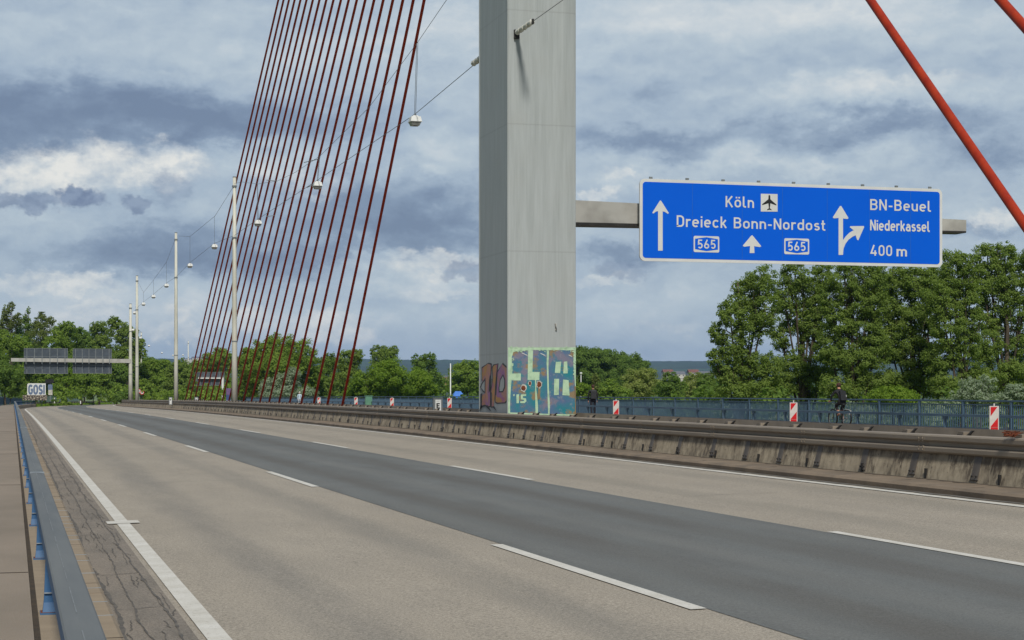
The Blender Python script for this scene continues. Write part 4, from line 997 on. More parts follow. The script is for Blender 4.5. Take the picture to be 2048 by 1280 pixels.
# ------------------------------------------------------------------ far end furniture
def round_sign(px, py, Z, label):
    c = at(px, py, Z); t0 = thing('speed_sign', label, 'road sign', (c.x, c.y, c.z), 'round red and white signs beyond the bridge')
    mb = MB(); mb.tube([(0, -.02, 0), (0, .02, 0)], .36, 20, M_REDS); mb.tube([(0, -.03, 0), (0, -.021, 0)], .25, 20, M_SIGNWHITE); mb.cbox((0, -.034, 0), (.26, .004, .1), M_BLACK); mb.build('disc', None, t0)
    mb = MB(); mb.tube([(0, .05, -2.6), (0, .05, .3)], .03, 6); mb.build('post', M_GREY, t0)
round_sign(278.5, 782, 300, 'round red and white sign, left of the pair beside the thin pole'); round_sign(284, 785, 290, 'round red and white sign, right of the pair beside the thin pole')
for k, (px, py) in enumerate(((109, 797), (161, 798), (226, 798.5))):
    c = at(px, py, 330)
    t0 = thing('reflector_post', ['white reflector post on the grass, leftmost, near the painted board', 'white reflector post on the grass, middle of the three', 'white reflector post on the grass, rightmost, below the gantry end'][k], 'reflector post', (c.x, c.y, c.z - .9), 'white reflector posts on the grass bank')
    mb = MB(); frus(mb, -.09, .09, -.06, .06, 0, -.08, .08, -.05, .05, 1.05, M_WHITE); mb.build('post', None, t0)
    mb = MB(); mb.box(-.095, .095, -.066, .066, .55, .78); mb.build('black_band', M_BLACK, t0)
# low guard rail round the bend
vr = thing('guard_rail', 'low grey guard rail round the grass at the far bend', 'guard rail')
loft('rail_beam', [(-1.6, .45), (-1.6, .75), (-1.5, .75), (-1.5, .45)], yrange(292, 450, 5), M_STRAP, vr)
mb = MB(); mb.box(-.06, .06, -.06, .06, -.2, .7); q = mb.build('post', M_STRAP, vr, loc=P(-1.4, 292, 0))
for k in range(1, 38): link(q.data, 'post', vr, P(-1.4, 292 + 4 * k, 0))
# painted board GOSI and its low wall
c = at(73, 779, 284); t0 = thing('graffiti_board', 'white board with blocky dark letters on the bank at the far left', 'board', c)
mb = MB(); mb.box(-1.45, 1.45, 0, .12, -1.0, 1.0); bd = mb.build('board', M_WHITE, t0)
m_nav = mat('navy spray paint', (84, 102, 132), .6, (110, 126, 150), 3)
mb = MB(); text_mesh(mb, 'GOSI', Vector((-1.25, -.02, -.75)), Vector((1, 0, 0)), Vector((0, 0, 1)), 1.5, 2.5, m_nav, Vector((0, -1, 0)), 0, .12, .14); mb.build('lettering', None, bd)
mb = MB(); mb.box(-.9, -.8, .02, .1, -2.6, -1.0); mb.box(.8, .9, .02, .1, -2.6, -1.0); mb.build('post', M_GREY, t0)
c = at(70, 795, 283); t0 = thing('low_wall', 'low dark wall with pale scribbles under the painted board', 'wall', c)
mb = MB(); mb.box(-1.9, 1.9, 0, .3, -.45, .40); mb.build('wall_body', mat('scribbled wall', (70, 62, 58), .9, (176, 166, 150), 3.2, (1.2, 1, 2.4), lo=.52, hi=.56, detail=6), t0)
c = at(100.5, 763, 286); t0 = thing('info_sign', 'small dark sign boards on a post right of the painted board', 'road sign', c)
mb = MB(); mb.box(-.75, .55, 0, .06, -.3, .35, M_BLACK); mb.box(-.35, .35, 0, .06, -1.35, -.5, m_nav); mb.box(-.3, .35, 0, .06, -2.2, -1.36, M_WHITEOLD); mb.build('board', None, t0)
mb = MB(); mb.box(-.05, .05, .07, .14, -3.2, .3); mb.build('post', M_GREY, t0)
c = at(457, 787, 250); t0 = thing('info_sign', 'narrow blue and purple board beside the nearest pale pole', 'road sign', c)
mb = MB(); mb.box(-.32, .32, 0, .06, -.2, .75, mat('purple sheeting', (112, 88, 132), .5)); mb.box(-.32, .32, 0, .06, -1.0, -.2, mat('muted blue sheeting', (62, 80, 134), .5)); mb.box(-.3, .3, 0, .06, -1.4, -1.0, M_WHITE)
mb.build('board', None, t0); mb = MB(); mb.box(-.05, .05, .07, .13, -2, .6); mb.build('post', M_GREY, t0)
# white mast, green bin, blue tarp, behind the far railing
c = at(901, 727, 300); t0 = thing('white_mast', 'thin white mast between trees just left of the tower', 'mast', c)
mb = MB(); mb.tube([(0, 0, -14), (0, 0, 0)], [.14, .09], 8); mb.build('mast', M_WHITE, t0, True)
c = at(1162, 748, 330); t0 = thing('street_lamp', 'thin white street lamp before the dark wood right of the tower', 'street lamp', c)
mb = MB(); mb.tube([(0, 0, -12), (0, 0, 0)], [.1, .07], 8); mb.build('pole', M_WHITE, t0, True); mb = MB(); mb.tube([(0, 0, 0), (0, 0, .25), (0, 0, .35)], [.22, .26, .06], 8); mb.build('lamp_head', M_WHITE, t0)
c = at(19, 688, 330); t0 = thing('street_lamp', 'thin street lamp poking from the trees above the left gantry end', 'street lamp', c)
mb = MB(); mb.tube([(0, 0, -12), (0, 0, 0)], [.1, .06], 8); mb.build('pole', M_WHITE, t0, True); mb = MB(); mb.cbox((.15, 0, .05), (.7, .3, .14)); mb.build('lamp_head', M_WHITE, t0)
x_, y_ = X_at(737, 154); c = P(31.7, y_, .4); t0 = thing('utility_cabinet', 'pale green cabinet standing against the far blue railing', 'cabinet', (at(737, 800, 153).x, at(737, 800, 153).y, .4 + prof(150)))
mb = MB(); mb.box(-.30, .30, -.15, .2, 0, 1.1); mb.build('body', mat('pale green paint', (92, 138, 112), .6, (80, 124, 104), 3), t0); mb = MB(); mb.box(-.33, .33, -.18, .23, 1.1, 1.16); mb.build('lid', mat('pale green paint', (92, 138, 112)), t0)
c = at(917, 792, 330); t0 = thing('tarpaulin_tent', 'small bright blue tent on the far meadow left of the tower', 'tent', c)
m_tarp = mat('blue tarpaulin', (40, 104, 190), .5, (60, 124, 210), 1.5)
mb = MB(); frus(mb, -1.9, 1.9, -1, 1, -1.2, -1.6, 1.6, -.9, .9, -.2, m_tarp); frus(mb, -1.4, 1.2, -.8, .8, -.2, -.6, .4, -.1, .1, .9, m_tarp); mb.build('canopy', None, t0)

# ------------------------------------------------------------------ far houses
def house(px, py, Z, wd, dp, hh, rf, wall, roof, label, rot=0.0, nwin=3):
    c = at(px, py, Z); t0 = thing('house', label, 'house', c); t0.rotation_euler.z = rot
    mb = MB(); mb.box(-wd/2, wd/2, -dp/2, dp/2, -9, hh); mb.build('wall', wall, t0)
    mb = MB(); e_ = .4
    mb.add([(-wd/2-e_, -dp/2-e_, hh-.1), (wd/2+e_, -dp/2-e_, hh-.1), (wd/2+e_, dp/2+e_, hh-.1), (-wd/2-e_, dp/2+e_, hh-.1), (-wd/2-e_, 0, hh+rf), (wd/2+e_, 0, hh+rf)],
           [(0, 1, 5, 4), (2, 3, 4, 5), (0, 4, 3), (1, 2, 5), (0, 3, 2, 1)]); mb.build('roof', roof, t0)
    for k in range(nwin):
        x = -wd/2 + wd * (k + .5) / nwin; mb = MB(); mb.box(x-.6, x+.6, -dp/2-.05, -dp/2-.002, hh-2.4, hh-.9); mb.build('window', M_DARKST, t0)
m_rr = mat('red tiles', (128, 84, 66), .9, (104, 70, 58), .4); m_gr = mat('grey roof', (112, 114, 118), .8, (92, 94, 100), .4); m_hw = mat('house plaster', (206, 202, 192), .9, (188, 184, 174), .3); m_yw = mat('ochre plaster', (176, 150, 104), .9)
house(1356, 754, 2100, 15, 10, 3.5, 3.5, m_hw, m_gr, 'pale house with grey roof above the bushes right of the tower')
house(1366, 759, 1800, 24, 8, 1.6, .4, m_hw, m_hw, 'long low white flat roofed hall above the bushes right of the tower')
house(1386, 751, 2300, 14, 10, 4, 4, m_hw, m_rr, 'far house with red roof left of the tall poplars')
house(1335, 750, 2500, 15, 10, 4, 4, m_hw, m_rr, 'far house with red roof beyond the pale green trees')
house(1408, 753, 2000, 14, 9, 3, 3, m_hw, m_gr, 'far grey roofed house partly behind the leftmost poplar')
house(889, 760, 1400, 6, 6, 2.5, 1, m_yw, m_gr, 'small ochre building beside the white mast')
house(396, 722, 5200, 36, 20, 9, 4, m_hw, m_gr, 'large pale building on the hazy hill behind the cables', nwin=6)
house(376, 722, 5200, 24, 16, 5, 3, m_hw, m_gr, 'low pale building on the hazy hill right of the second pole', nwin=4)

# ------------------------------------------------------------------ trees
def leaf_arrays(lobes, leaf, dens, rs, gap=1.0, up=.35):
    Pn = []; N = []
    for (c, r_) in lobes:
        c = np.array(c); r_ = np.array(r_); rm = float(np.mean(r_))
        ncl = max(9, int(62 * gap)); 
        for k in range(ncl):
            d = rs.normal(size=3); d /= np.linalg.norm(d); f_ = .35 + .70 * rs.random() ** .6
            cc = c + r_ * d * f_; rc = rm * rs.uniform(.15, .36)
            nl = int(dens * (rc / leaf) ** 2 * 13)
            q = rs.normal(size=(nl, 3)); q /= np.linalg.norm(q, axis=1)[:, None]
            rad = rs.random(nl) ** .45
            pos = cc + q * (rad * rc)[:, None] * np.array([1.15, 1.15, .8])
            nn = q * .9 + np.array([0, 0, up]) + d * .4 + rs.normal(size=(nl, 3)) * .55
            nn /= np.linalg.norm(nn, axis=1)[:, None]; Pn.append(pos); N.append(nn)
    return np.vstack(Pn), np.vstack(N)
def leaf_mesh(name, Pn, N, leaf, rs, m):
    n = len(Pn); a = rs.normal(size=(n, 3)); t_ = np.cross(N, a); t_ /= np.linalg.norm(t_, axis=1)[:, None]; b_ = np.cross(N, t_)
    s_ = (leaf * rs.uniform(.45, 1.0, n))[:, None] * .75
    V = np.empty((n, 4, 3)); V[:, 0] = Pn - t_ * s_; V[:, 1] = Pn + b_ * s_ * .62; V[:, 2] = Pn + t_ * s_; V[:, 3] = Pn - b_ * s_ * .62
    me = bpy.data.meshes.new(name); me.vertices.add(n * 4); me.vertices.foreach_set('co', V.reshape(-1))
    me.loops.add(n * 4); me.loops.foreach_set('vertex_index', np.arange(n * 4, dtype=np.int32)); me.polygons.add(n)
    me.polygons.foreach_set('loop_start', np.arange(0, n * 4, 4, dtype=np.int32)); me.polygons.foreach_set('loop_total', np.full(n, 4, dtype=np.int32))
    me.materials.append(m); me.update(calc_edges=True); return me
TSEED = [100]
def tree(kind, Z, lobes_px, label, cat='tree', name='broadleaf_tree', ground=-9.0, leafpx=5.0, dens=1.0, gap=1.0, group=None, trunk=True, px_trunk=None):
    TSEED[0] += 1; rs = np.random.default_rng(TSEED[0]); s_ = Z / F
    cs = [(at(x, y, Z + rs.uniform(-.5, .5) * rx * s_), (rx * s_, max(.5 * rx * s_, min(rx, 60) * s_), ry * s_)) for (x, y, rx, ry) in lobes_px]
    bx_ = sum(c.x for c, _ in cs) / len(cs); by_ = sum(c.y for c, _ in cs) / len(cs)
    if px_trunk: q = at(px_trunk, 780, Z); bx_, by_ = q.x, q.y
    gz_ = max(ground, terrain_h(bx_, by_)); base = Vector((bx_, by_, gz_))
    t0 = thing(name, label, cat, base, group)
    lob = [((c - base), r_) for c, r_ in cs]; leaf = leafpx * s_
    Pn, N = leaf_arrays(lob, leaf, dens, rs, gap)
    link(leaf_mesh('crown', Pn, N, leaf, rs, LEAF[kind]), 'crown', t0)
    mb = MB(); top = max(c.z for c, _ in lob); hgt = max(top, 1.0); r0 = max(.07, min(.3, hgt * .013))
    tx = [(0, 0, -.3)] + [(rs.uniform(-.02, .02) * hgt, rs.uniform(-.02, .02) * hgt, hgt * f_) for f_ in (.25, .5, .75, 1.0)]
    mb.tube(tx, [r0 * 1.25, r0, r0 * .8, r0 * .5, r0 * .15], 8)
    for c, r_ in lob:
        z0 = max(.15 * hgt, min(.8 * hgt, c.z * .55)); f_ = z0 / hgt; i_ = min(3, int(f_ * 4)); a = Vector(tx[i_]).lerp(Vector(tx[i_ + 1]), f_ * 4 - i_) if i_ < 4 else Vector(tx[-1])
        mid = a.lerp(c, .5) + Vector((rs.uniform(-.1, .1) * r_[0], 0, -.08 * r_[2])); endp = c + Vector((0, 0, r_[2] * .5))
        mb.tube([a, mid, c, endp], [r0 * .42, r0 * .3, r0 * .18, r0 * .05], 6)
        for k in range(5):
            d = rs.normal(size=3); d /= np.linalg.norm(d); d[2] = abs(d[2]); e_ = c + Vector((d[0]*r_[0]*.9, d[1]*r_[1]*.9, d[2]*r_[2]*.9)); mb.tube([mid.lerp(c, .6), mid.lerp(e_, .6), e_], [r0 * .15, r0 * .09, r0 * .03], 5)
    if trunk: mb.build('trunk', M_BARK, t0, True)
    return t0
G1 = 'trees beyond the left end of the bridge'; G2 = 'trees along the river bank behind the cables'; G3 = 'trees right of the tower'; G4 = 'tall poplars on the right'
B = [
 ('olive', 345, [(12, 655, 20, 26), (12, 626, 9, 15), (22, 612, 7, 10), (34, 640, 12, 14)], 'feathery thin tree at the far left rising highest above the wood', G1, .7),
 ('deep', 350, [(48, 668, 22, 24), (52, 640, 9, 12), (57, 622, 4, 8)], 'slender pointed tree second from the left edge above the gantry', G1, .7),
 ('olive', 345, [(84, 668, 26, 26), (82, 642, 13, 13), (102, 640, 9, 8), (84, 630, 8, 7)], 'ragged olive tree with drooping tip above the left sign board', G1, .7),
 ('green', 335, [(125, 672, 26, 26), (135, 654, 14, 12), (112, 690, 26, 20)], 'broad green tree rising between the two sign boards', G1, 1),
 ('deep', 340, [(162, 678, 22, 22), (152, 668, 12, 10), (175, 690, 18, 20)], 'lower dark tree above the right sign board', G1, 1),
 ('poplar', 330, [(200, 668, 18, 24), (190, 655, 10, 12), (205, 692, 20, 22)], 'upright grey green tree just left of the fourth pole', G1, 1),
 ('poplar', 325, [(236, 660, 20, 26), (228, 645, 12, 12), (258, 672, 18, 20), (250, 700, 22, 22), (276, 688, 14, 14), (240, 725, 26, 26), (283, 705, 10, 12)], 'tall round topped tree right behind the gantry pole', G1, 1),
 ('green', 300, [(20, 700, 30, 26), (5, 680, 22, 22), (40, 690, 22, 18)], 'light green tree behind the left end of the gantry beam', G1, 1),
 ('deep', 230, [(10, 752, 34, 30), (-8, 728, 24, 28), (26, 768, 22, 26)], 'dark near tree at the far left above the blue railing', G1, 1),
 ('green', 310, [(70, 740, 32, 20), (95, 752, 26, 24), (48, 752, 20, 20)], 'green bush behind the painted board', G1, 1),
 ('bright', 312, [(135, 768, 34, 28), (112, 775, 22, 22), (150, 755, 20, 20)], 'bright shrub below the gap between the two sign boards', G1, 1),
 ('green', 308, [(182, 770, 30, 28), (170, 750, 22, 18), (205, 765, 26, 24)], 'green shrub below the right sign board', G1, 1),
 ('deep', 310, [(232, 768, 24, 30), (245, 752, 20, 22), (222, 740, 20, 20)], 'dark shrub left of the gantry pole foot', G1, 1),
 ('deep', 372, [(60, 715, 40, 34), (110, 725, 40, 34), (30, 735, 34, 34), (85, 760, 44, 24)], 'dark green tree filling the wood behind the left sign board', G1, 1.3),
 ('green', 375, [(160, 715, 36, 30), (205, 725, 36, 30), (150, 745, 36, 30), (190, 760, 40, 24), (135, 700, 22, 22)], 'green tree filling the wood behind the right sign board', G1, 1.3),
 ('deep', 378, [(255, 735, 34, 34), (285, 735, 24, 28), (265, 770, 36, 26), (320, 765, 34, 26)], 'dark green tree filling the wood behind the pale poles', G1, 1.3),
 ('deep', 280, [(252, 790, 16, 13), (238, 797, 14, 8)], 'small dark bush at the end of the median barrier', G1, 1),
 ('green', 330, [(303, 745, 28, 30), (318, 735, 22, 20), (290, 765, 24, 26), (322, 770, 26, 26)], 'leafy green tree between the third and second pale poles', G1, 1),
 ('poplar', 320, [(352, 750, 18, 28), (362, 735, 16, 18), (345, 775, 22, 22), (372, 765, 20, 30)], 'dark grey green tree behind the second pale pole', G1, 1),
 ('green', 420, [(410, 735, 34, 14), (430, 720, 24, 18), (455, 725, 24, 24), (438, 706, 14, 12), (400, 742, 20, 12)], 'far green tree behind the leftmost red cables', G2, 1),
 ('deep', 340, [(395, 785, 24, 18), (425, 785, 28, 18), (455, 775, 20, 26), (440, 790, 30, 12)], 'low bushes below the small far gantry', G2, 1),
 ('green', 265, [(558, 695, 32, 28), (515, 715, 36, 34), (595, 715, 38, 36), (550, 735, 60, 36), (490, 740, 26, 44), (540, 775, 60, 24), (620, 745, 26, 34), (485, 780, 24, 22)], 'big rounded green tree behind the middle of the red cables', G2, 1),
 ('silver', 250, [(572, 765, 24, 22), (585, 748, 16, 14), (540, 776, 20, 18), (612, 786, 22, 12), (560, 788, 36, 12)], 'silver grey willow below the big tree among the cables', G2, 1),
 ('deep', 270, [(652, 745, 24, 34), (660, 722, 14, 16), (645, 780, 24, 20)], 'dark slim tree behind the rightmost red cables', G2, 1),
 ('poplar', 262, [(695, 725, 22, 24), (712, 712, 14, 16), (700, 760, 30, 30), (675, 775, 26, 24)], 'leafy tree just right of the last red cable', G2, 1),
 ('poplar', 300, [(768, 715, 24, 24), (755, 702, 14, 12), (785, 702, 12, 10), (770, 740, 30, 20)], 'tree top rising behind the wide bush left of the tower', G2, 1),
 ('bright', 225, [(775, 752, 44, 32), (735, 770, 34, 28), (820, 765, 42, 32), (775, 785, 70, 18), (850, 782, 26, 18), (715, 785, 24, 18)], 'wide domed bright green tree left of the tower', G2, 1),
 ('deep', 320, [(848, 738, 24, 24), (858, 718, 14, 14), (835, 722, 12, 14), (866, 760, 22, 22)], 'dark wispy tree right of the wide domed tree', G2, .8),
 ('green', 350, [(922, 752, 24, 26), (945, 750, 22, 26), (935, 735, 18, 14), (925, 775, 34, 14), (955, 770, 20, 20)], 'rounded tree beside the white mast left of the tower', G2, 1),
 ('deep', 420, [(893, 770, 18, 14), (878, 778, 12, 12)], 'small dark bush left of the white mast', G2, 1),
 ('deep', 400, [(1165, 720, 34, 28), (1150, 745, 34, 34), (1190, 745, 34, 34)], 'dense round tree touching the right edge of the tower', G3, 1.3),
 ('deep', 405, [(1205, 722, 32, 24), (1232, 732, 34, 28), (1215, 755, 34, 30)], 'dense round tree second right of the tower', G3, 1.3),
 ('deep', 400, [(1258, 740, 34, 30), (1282, 748, 24, 26), (1250, 765, 40, 24)], 'dense round tree at the right end of the dark wood', G3, 1.3),
 ('bright', 250, [(1165, 780, 20, 14), (1150, 775, 16, 16), (1180, 790, 16, 8)], 'pale bright bush right at the foot of the tower', G3, 1),
 ('olive', 240, [(1191, 759, 9, 11), (1191, 775, 7, 8)], 'small brownish bush right behind the head of the walking person', G3, 1),
 ('green', 245, [(1222, 778, 22, 18), (1240, 786, 24, 12), (1205, 788, 14, 10)], 'green bush between the walking person and the pale tree', G3, 1),
 ('pale', 250, [(1270, 760, 26, 20), (1295, 752, 22, 16), (1302, 772, 26, 18), (1280, 780, 40, 14)], 'pale yellow green tree in front of the dark wood', G3, 1),
 ('deep', 230, [(1342, 762, 18, 18), (1336, 780, 26, 16), (1355, 780, 20, 16)], 'dark pointed bush below the far white hall', G3, 1.3),
 ('pale', 270, [(1386, 768, 20, 22), (1398, 755, 12, 10), (1375, 785, 18, 12)], 'pale yellow green bush left of the tall poplars', G3, 1),
 ('deep', 200, [(1412, 768, 20, 20), (1425, 785, 26, 16), (1400, 788, 18, 12)], 'dark green bush at the foot of the leftmost poplar', G3, 1.3),
 ('poplar', 122, [(1522, 565, 34, 34), (1490, 595, 32, 36), (1460, 625, 26, 28), (1530, 620, 34, 36), (1500, 660, 34, 32), (1438, 668, 20, 24), (1465, 700, 30, 30), (1430, 715, 18, 18), (1450, 745, 30, 24), (1500, 735, 34, 36), (1540, 740, 30, 36), (1470, 785, 40, 24), (1520, 785, 40, 24)], 'leftmost tall poplar with open ragged crown under the blue sign', G4, 1),
 ('poplar', 126, [(1590, 555, 32, 36), (1568, 600, 28, 34), (1620, 590, 28, 40), (1600, 640, 34, 36), (1560, 670, 24, 30), (1625, 670, 30, 34), (1590, 730, 34, 34), (1650, 735, 30, 36), (1645, 555, 22, 32), (1640, 620, 24, 40), (1560, 775, 36, 26), (1620, 770, 34, 28)], 'second poplar from the left under the middle of the blue sign', G4, 1),
 ('poplar', 120, [(1690, 560, 34, 36), (1660, 600, 28, 36), (1715, 605, 34, 36), (1680, 650, 34, 36), (1730, 660, 34, 36), (1660, 705, 34, 34), (1715, 720, 38, 36), (1745, 560, 28, 36), (1750, 610, 28, 40), (1752, 700, 30, 40), (1680, 775, 44, 26), (1735, 770, 40, 26)], 'full poplar right of the gap below the blue sign', G4, 1.15),
 ('poplar', 124, [(1780, 560, 40, 40), (1830, 570, 36, 40), (1770, 620, 38, 38), (1820, 640, 40, 38), (1780, 690, 40, 36), (1830, 710, 36, 36), (1862, 560, 28, 44), (1862, 620, 28, 44), (1858, 680, 30, 40), (1800, 765, 50, 26), (1855, 760, 40, 30)], 'dense poplar below the right part of the blue sign', G4, 1.15),
 ('poplar', 118, [(1905, 545, 34, 44), (1880, 600, 34, 40), (1930, 600, 30, 40), (1900, 660, 38, 40), (1880, 720, 36, 36), (1930, 715, 34, 36), (1935, 545, 22, 40), (1945, 650, 28, 40), (1900, 775, 44, 26), (1950, 765, 40, 26)], 'tall poplar just right of the blue sign', G4, 1.05),
 ('poplar', 121, [(1975, 520, 30, 34), (2010, 515, 28, 30), (1965, 570, 32, 36), (2015, 570, 34, 36), (1985, 630, 34, 36), (2040, 620, 34, 40), (1975, 690, 34, 36), (2030, 690, 34, 36), (2000, 750, 44, 34), (2060, 540, 30, 50), (2060, 750, 30, 40)], 'tallest poplar at the right edge of the view', G4, 1.05),
 ('bright', 95, [(1785, 788, 32, 18), (1755, 796, 26, 14), (1812, 796, 28, 14), (1785, 800, 50, 12)], 'bright green domed bush behind the railing right of the cyclist', G4, 1),
 ('silver', 100, [(1945, 775, 26, 20), (1970, 768, 22, 16), (1925, 790, 22, 16), (1965, 795, 40, 14)], 'silver grey willow bush left of the nearest beacon', G4, 1),
 ('silver', 98, [(2035, 782, 22, 18), (2050, 795, 24, 18), (2015, 797, 14, 10)], 'silver grey willow bush in the right corner behind the railing', G4, 1),
]
for (kd, Z, lb, lab, grp, dn) in B:
    tree(kd, Z, lb, lab, group=grp, dens=dn * (1.0 if Z > 140 else .85), leafpx=3.4 if Z > 140 else 3.7, gap=(1.5 if dn >= 1.3 else 1.2), name='poplar_tree' if grp == G4 and kd == 'poplar' else ('willow_bush' if kd == 'silver' else 'broadleaf_tree'))
# undergrowth and the far wood: nobody could count these
def mass(name, pts, leaf, kind, label, dens=1.0, seed=1):
    rs = np.random.default_rng(seed); Pn, N = leaf_arrays(pts, leaf, dens, rs, .3)
    tag(link(leaf_mesh(name, Pn, N, leaf, rs, LEAF[kind]), name), label, 'undergrowth', kind='stuff')
r3 = random.Random(11)
def low_mass(n, xr, Zr, yr, rr_):
    out = []
    for _ in range(n):
        Z = r3.uniform(*Zr); s_ = Z / F; c = at(r3.uniform(*xr), r3.uniform(*yr), Z); q = r3.uniform(*rr_) * s_; out.append((tuple(c), (q * 1.3, q, q * .8)))
    return out
mass('undergrowth', low_mass(90, (1380, 2080), (105, 150), (800, 900), (28, 50)), .32, 'deep', 'dark undergrowth seen through the far railing below the poplars', .9, 1)
mass('undergrowth', low_mass(70, (640, 1420), (215, 330), (796, 840), (20, 34)), .6, 'deep', 'bushes low behind the far railing left and right of the tower', .9, 2)
mass('undergrowth', low_mass(46, (-10, 470), (285, 345), (778, 800), (14, 22)), .5, 'green', 'shrubs and tall weeds behind the far bend of the road', .9, 3)
mass('undergrowth', low_mass(26, (1700, 2060), (95, 110), (812, 850), (24, 36)), .22, 'silver', 'silvery leaves showing between the pickets at the right', .7, 5)
mass('far_wood', low_mass(130, (330, 2080), (700, 1500), (770, 784), (10, 20)), 2.2, 'deep', 'hazy far belt of woods below the hills', .9, 4)
# tall grass on the verge
rs = np.random.default_rng(9); n = 9000
Yg = rs.uniform(287, 430, n); xg = rs.uniform(-7, -.1, n) ** 1.0; Pn = np.stack([xg + np.array([sh(y) for y in Yg]), Yg, np.array([prof(y) for y in Yg]) + rs.uniform(.0, .35, n)], 1)
N = rs.normal(size=(n, 3)); N[:, 2] *= .2; N /= np.linalg.norm(N, axis=1)[:, None]
tag(link(leaf_mesh('grass', Pn, N, .38, rs, LEAF['bright']), 'grass'), 'tufts of long grass on the verge at the far bend', 'grass', kind='stuff')

# ------------------------------------------------------------------ people and bicycle
M_JACK = mat('black jacket', (16, 16, 21), .8, (26, 26, 32), 8); M_TROU = mat('dark trousers', (34, 34, 46), .85, (26, 26, 34), 8); M_SKIN = mat('skin', (190, 138, 112), .6); M_HAIR = mat('brown hair', (74, 46, 34), .8, (54, 34, 26), 30)
M_LTOP = mat('pale blue shirt', (190, 208, 220), .8, (172, 192, 206), 6); M_LPANT = mat('pale trousers', (176, 182, 190), .8); M_SOCK = mat('white sock', (214, 212, 206), .8)
def body(name, J, E, parent, mats, pick, lvl=2):
    keys = list(J); me = bpy.data.meshes.new(name); me.from_pydata([J[k][0] for k in keys], [(keys.index(a), keys.index(b_)) for a, b_ in E], [])
    o = bpy.data.objects.new(name, me); C.objects.link(o); md = o.modifiers.new('s', 'SKIN'); md.use_smooth_shade = True
    for k, sv in zip(keys, me.skin_vertices[0].data):
        r_ = J[k][1]; sv.radius = r_ if isinstance(r_, tuple) else (r_, r_)
    me.skin_vertices[0].data[0].use_root = True
    sb = o.modifiers.new('b', 'SUBSURF'); sb.levels = lvl; sb.render_levels = lvl
    dg = bpy.context.evaluated_depsgraph_get(); nm = bpy.data.meshes.new_from_object(o.evaluated_get(dg)); bpy.data.objects.remove(o)
    nm.materials.clear()
    for m_ in mats: nm.materials.append(m_)
    for p_ in nm.polygons: p_.material_index = pick(p_.center); p_.use_smooth = True
    return link(nm, name, parent)
def hand(J, E, wrist, side_, d, w_):   # five short fingers off the palm
    pw = Vector(J[wrist][0]); d = Vector(d).normalized(); pl = 'palm' + side_; J[pl] = (tuple(pw + d * .07), .030); E.append((wrist, pl)); w_ = Vector(w_)
    for k, (o_, L_) in enumerate(((-.028, .07), (-.010, .085), (.010, .08), (.028, .062))):
        a = 'f%s%d' % (side_, k); J[a] = (tuple(pw + d * .115 + w_ * o_ * 1.05), .010); J[a + 'e'] = (tuple(pw + d * (.115 + L_ * .7) + w_ * o_ * 1.15 + Vector((0, 0, -.02))), .008); E += [(pl, a), (a, a + 'e')]
    J['th' + side_] = (tuple(pw + d * .07 + w_ * -.055), .011); J['th' + side_ + 'e'] = (tuple(pw + d * .105 + w_ * -.068), .009); E += [(pl, 'th' + side_), ('th' + side_, 'th' + side_ + 'e')]
